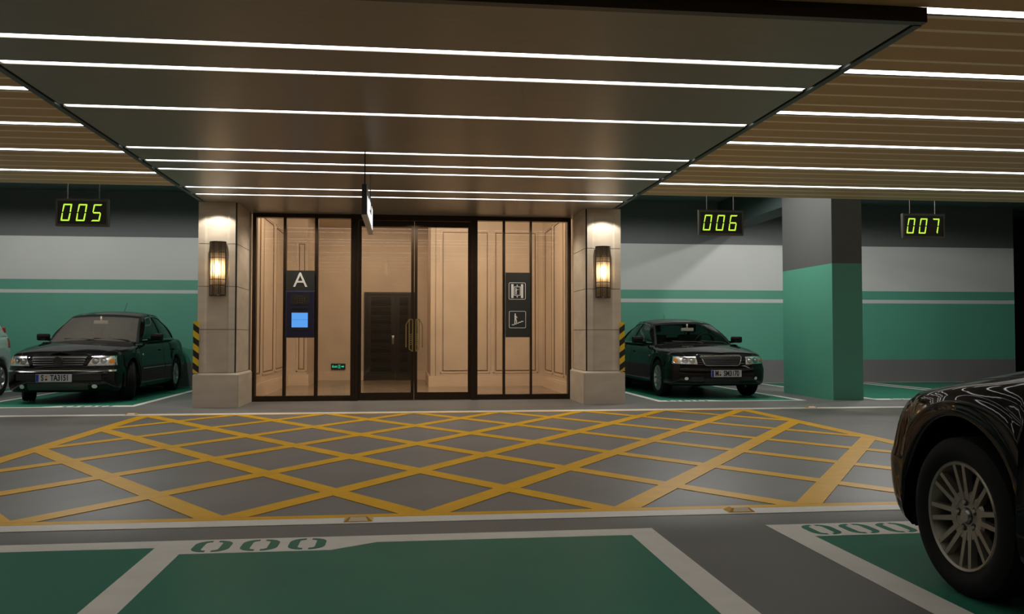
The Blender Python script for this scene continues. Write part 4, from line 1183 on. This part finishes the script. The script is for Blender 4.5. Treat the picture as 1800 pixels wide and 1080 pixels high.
# foreground car, nose towards the lane
fg = dict(passat); fg.update(screen='windscreen', L=4.85, W=.93, zb=.20, axles=(.83, 3.66), R=.319, gap=.074, rim=.220, tw=.235, y0=.42, wheel='pairs', steer=0, paint='paint', alloy='alloy_dim', detail=None, flare=.022,
    ztop=[(0, .70), (.2, .75), (.5, .815), (.9, .865), (1.4, .90), (1.7, .91), (3.9, .97), (4.85, .93)],
    crown=[(0, .03), (.3, .065), (.9, .09), (1.5, .09), (3.9, .06), (4.85, .02)],
    front=[(0, .20), (.08, .13), (.2, .05), (.38, .0), (.5, 0), (.65, .02), (.8, .06), (.93, .11), (1., .18)],
    strip=None, antenna=None)
make_car('saloon_car', 'black car at the right foreground edge showing its paired-spoke alloy wheel', fg, (3.13, 4.17, .0014), PI)
# mint hatchback, mostly outside the frame
mint = dict(passat); mint.update(screen='windscreen', L=3.72, W=.86, zb=.19, axles=(.80, 3.22), R=.31, rim=.20, y0=.42, y1=3.60, wheel='seven', steer=0, paint='mint', detail=None, strip=None, antenna=None, gap=.04,
    wplan=[(0, .96), (.42, .965), (1.2, 1.), (3.0, 1.), (3.60, .98), (3.72, .97)],
    ztop=[(0, .78), (.4, .85), (.9, .93), (1.3, .97), (3.2, 1.02), (3.72, 1.04)], crown=[(0, .03), (.5, .07), (1.2, .08), (3.72, .02)],
    cowl=1.05, deck=3.68, rear=[(0, .05), (.12, .02), (.4, 0), (.7, .005), (.9, .02), (1, .04)],
    side=[(0, -.05), (.08, -.015), (.2, -.004), (.42, 0), (.5, .002), (.6, -.006), (.8, -.015), (.92, -.03), (1., -.06)],
    green=dict(Abase=(.77, 1.35, .99), Atop=(.62, 2.0, 1.48), Ctop=(.62, 3.25, 1.46), Cbase=(.78, 3.62, 1.05), sy=-.3,
        wind_c=(1.05, 1.0), wind_t=(1.85, 1.52), rear_t=(3.36, 1.50), rear_c=(3.64, 1.06), roof=[(1.85, 1.52), (2.3, 1.57), (2.9, 1.57), (3.36, 1.50)],
        rail=[(2.0, .62, 1.48), (2.5, .64, 1.52), (2.9, .64, 1.52), (3.25, .62, 1.46)]),
    dlo=dict(pts=[(1.55, 1.02), (3.28, 1.08), (3.05, 1.42), (2.1, 1.43)], rb=.03, tb=.04, fb=.02, trim=False, bars=[(2.3, 2.3, .06), (2.9, 2.85, .06)]),
    shuts=[(1.15, 1.15, 1.2), (2.3, 2.3, 2.3)], handles=[2.05], hz=.85)
def mint_detail(car, conform, quad, ellipse, line, hit):
    for s in (-1, 1):
        w = MB().bbox(-.03, .012, -.045, .02, -.17, .17, .012); w.xf(Matrix.Translation((s*.745, 3.575, 1.04)) @ Matrix.Rotation(.32, 4, 'X') @ Matrix.Rotation(s*.12, 4, 'Y')); conform('side+' if s > 0 else 'side-', quad((3.50, .84), (3.64, .84), (3.60, 1.01), (3.52, 1.01)), 4, 4, .006, w=w); w.build('tail_lamp', M['tail'], car)
mint['detail'] = mint_detail
make_car('hatchback_car', 'pale mint hatchback cut off by the left edge of the view', mint, (-7.88, 13.13, .0014), 0, 'parked mint car')

# ------------------------------------------------------------------ lights
def area(name, loc, sx_, sy_, power, col=(1, 1, 1), rot=(0, 0, 0)):
    l = bpy.data.lights.new(name, 'AREA'); l.shape = 'RECTANGLE'; l.size = sx_; l.size_y = sy_; l.energy = power; l.color = col
    o = bpy.data.objects.new(name, l); COL.objects.link(o); o.location = loc; o.rotation_euler = rot; return o
def spot(name, loc, power, ang, blend=.5, col=(1, 1, 1), rot=(0, 0, 0), r=.03):
    l = bpy.data.lights.new(name, 'SPOT'); l.energy = power; l.spot_size = ang; l.spot_blend = blend; l.color = col; l.shadow_soft_size = r
    o = bpy.data.objects.new(name, l); COL.objects.link(o); o.location = loc; o.rotation_euler = rot; return o
for x in (-8.7, -5.2, 5.2, 8.8):
    for dx in (-.75, 0): spot('bay_lamp', (x+dx*(1 if x > 0 else -1), 14.45, 3.93), (120 if x < 0 else 150) if x < 8 else 185, 3.05, .15, (1., .99, .95), r=.05)
spot('downlight', (-2.765, 13.10, 3.02), 36, 2.0, .25, (1., .93, .82)); spot('downlight', (3.03, 13.10, 3.02), 36, 2.0, .25, (1., .93, .82))
area('lobby_lamp', (.1, 16.4, 3.60), 3.6, 1.2, 30, (1., .77, .54)); area('lobby_lamp', (-.7, 19.8, 3.60), 2.0, 1.0, 14, (1., .78, .55))
area('lobby_added_fill', (.1, 15.0, 3.45), 4.4, .25, 92, (1., .80, .58), (math.radians(62), 0, 0))  # fill light added to even out the lobby walls, no known fixture
for x in (-1.7, .13, 1.95): spot('entrance_downlight_and_fill', (x, 14.05, 3.02), 62 if x != .13 else 75, 2.5, .6, (1., .88, .72), r=.04)  # centre is a real downlight, outer two are added floor fill

wd = bpy.data.worlds.new('world'); sc.world = wd; wd.use_nodes = True
wd.node_tree.nodes['Background'].inputs[0].default_value = (.5, .5, .5, 1); wd.node_tree.nodes['Background'].inputs[1].default_value = .0

# ------------------------------------------------------------------ camera
cam = bpy.data.cameras.new('camera'); cam.sensor_width = 36; cam.lens = 1544/1800*36; cam.clip_start = .05
co = bpy.data.objects.new('camera', cam); COL.objects.link(co); co.location = (0, 0, 1.05)
yaw = math.radians(6.865); pit = math.radians(1.892)
co.rotation_euler = (PI/2+pit, 0, -yaw)
sc.camera = co
sc.view_settings.view_transform = 'Standard'; sc.view_settings.look = 'None'; sc.view_settings.gamma = 1; sc.view_settings.exposure = 0
sc.cycles.use_denoising = True; sc.cycles.max_bounces = 8; sc.cycles.transparent_max_bounces = 16; sc.cycles.sample_clamp_indirect = 4
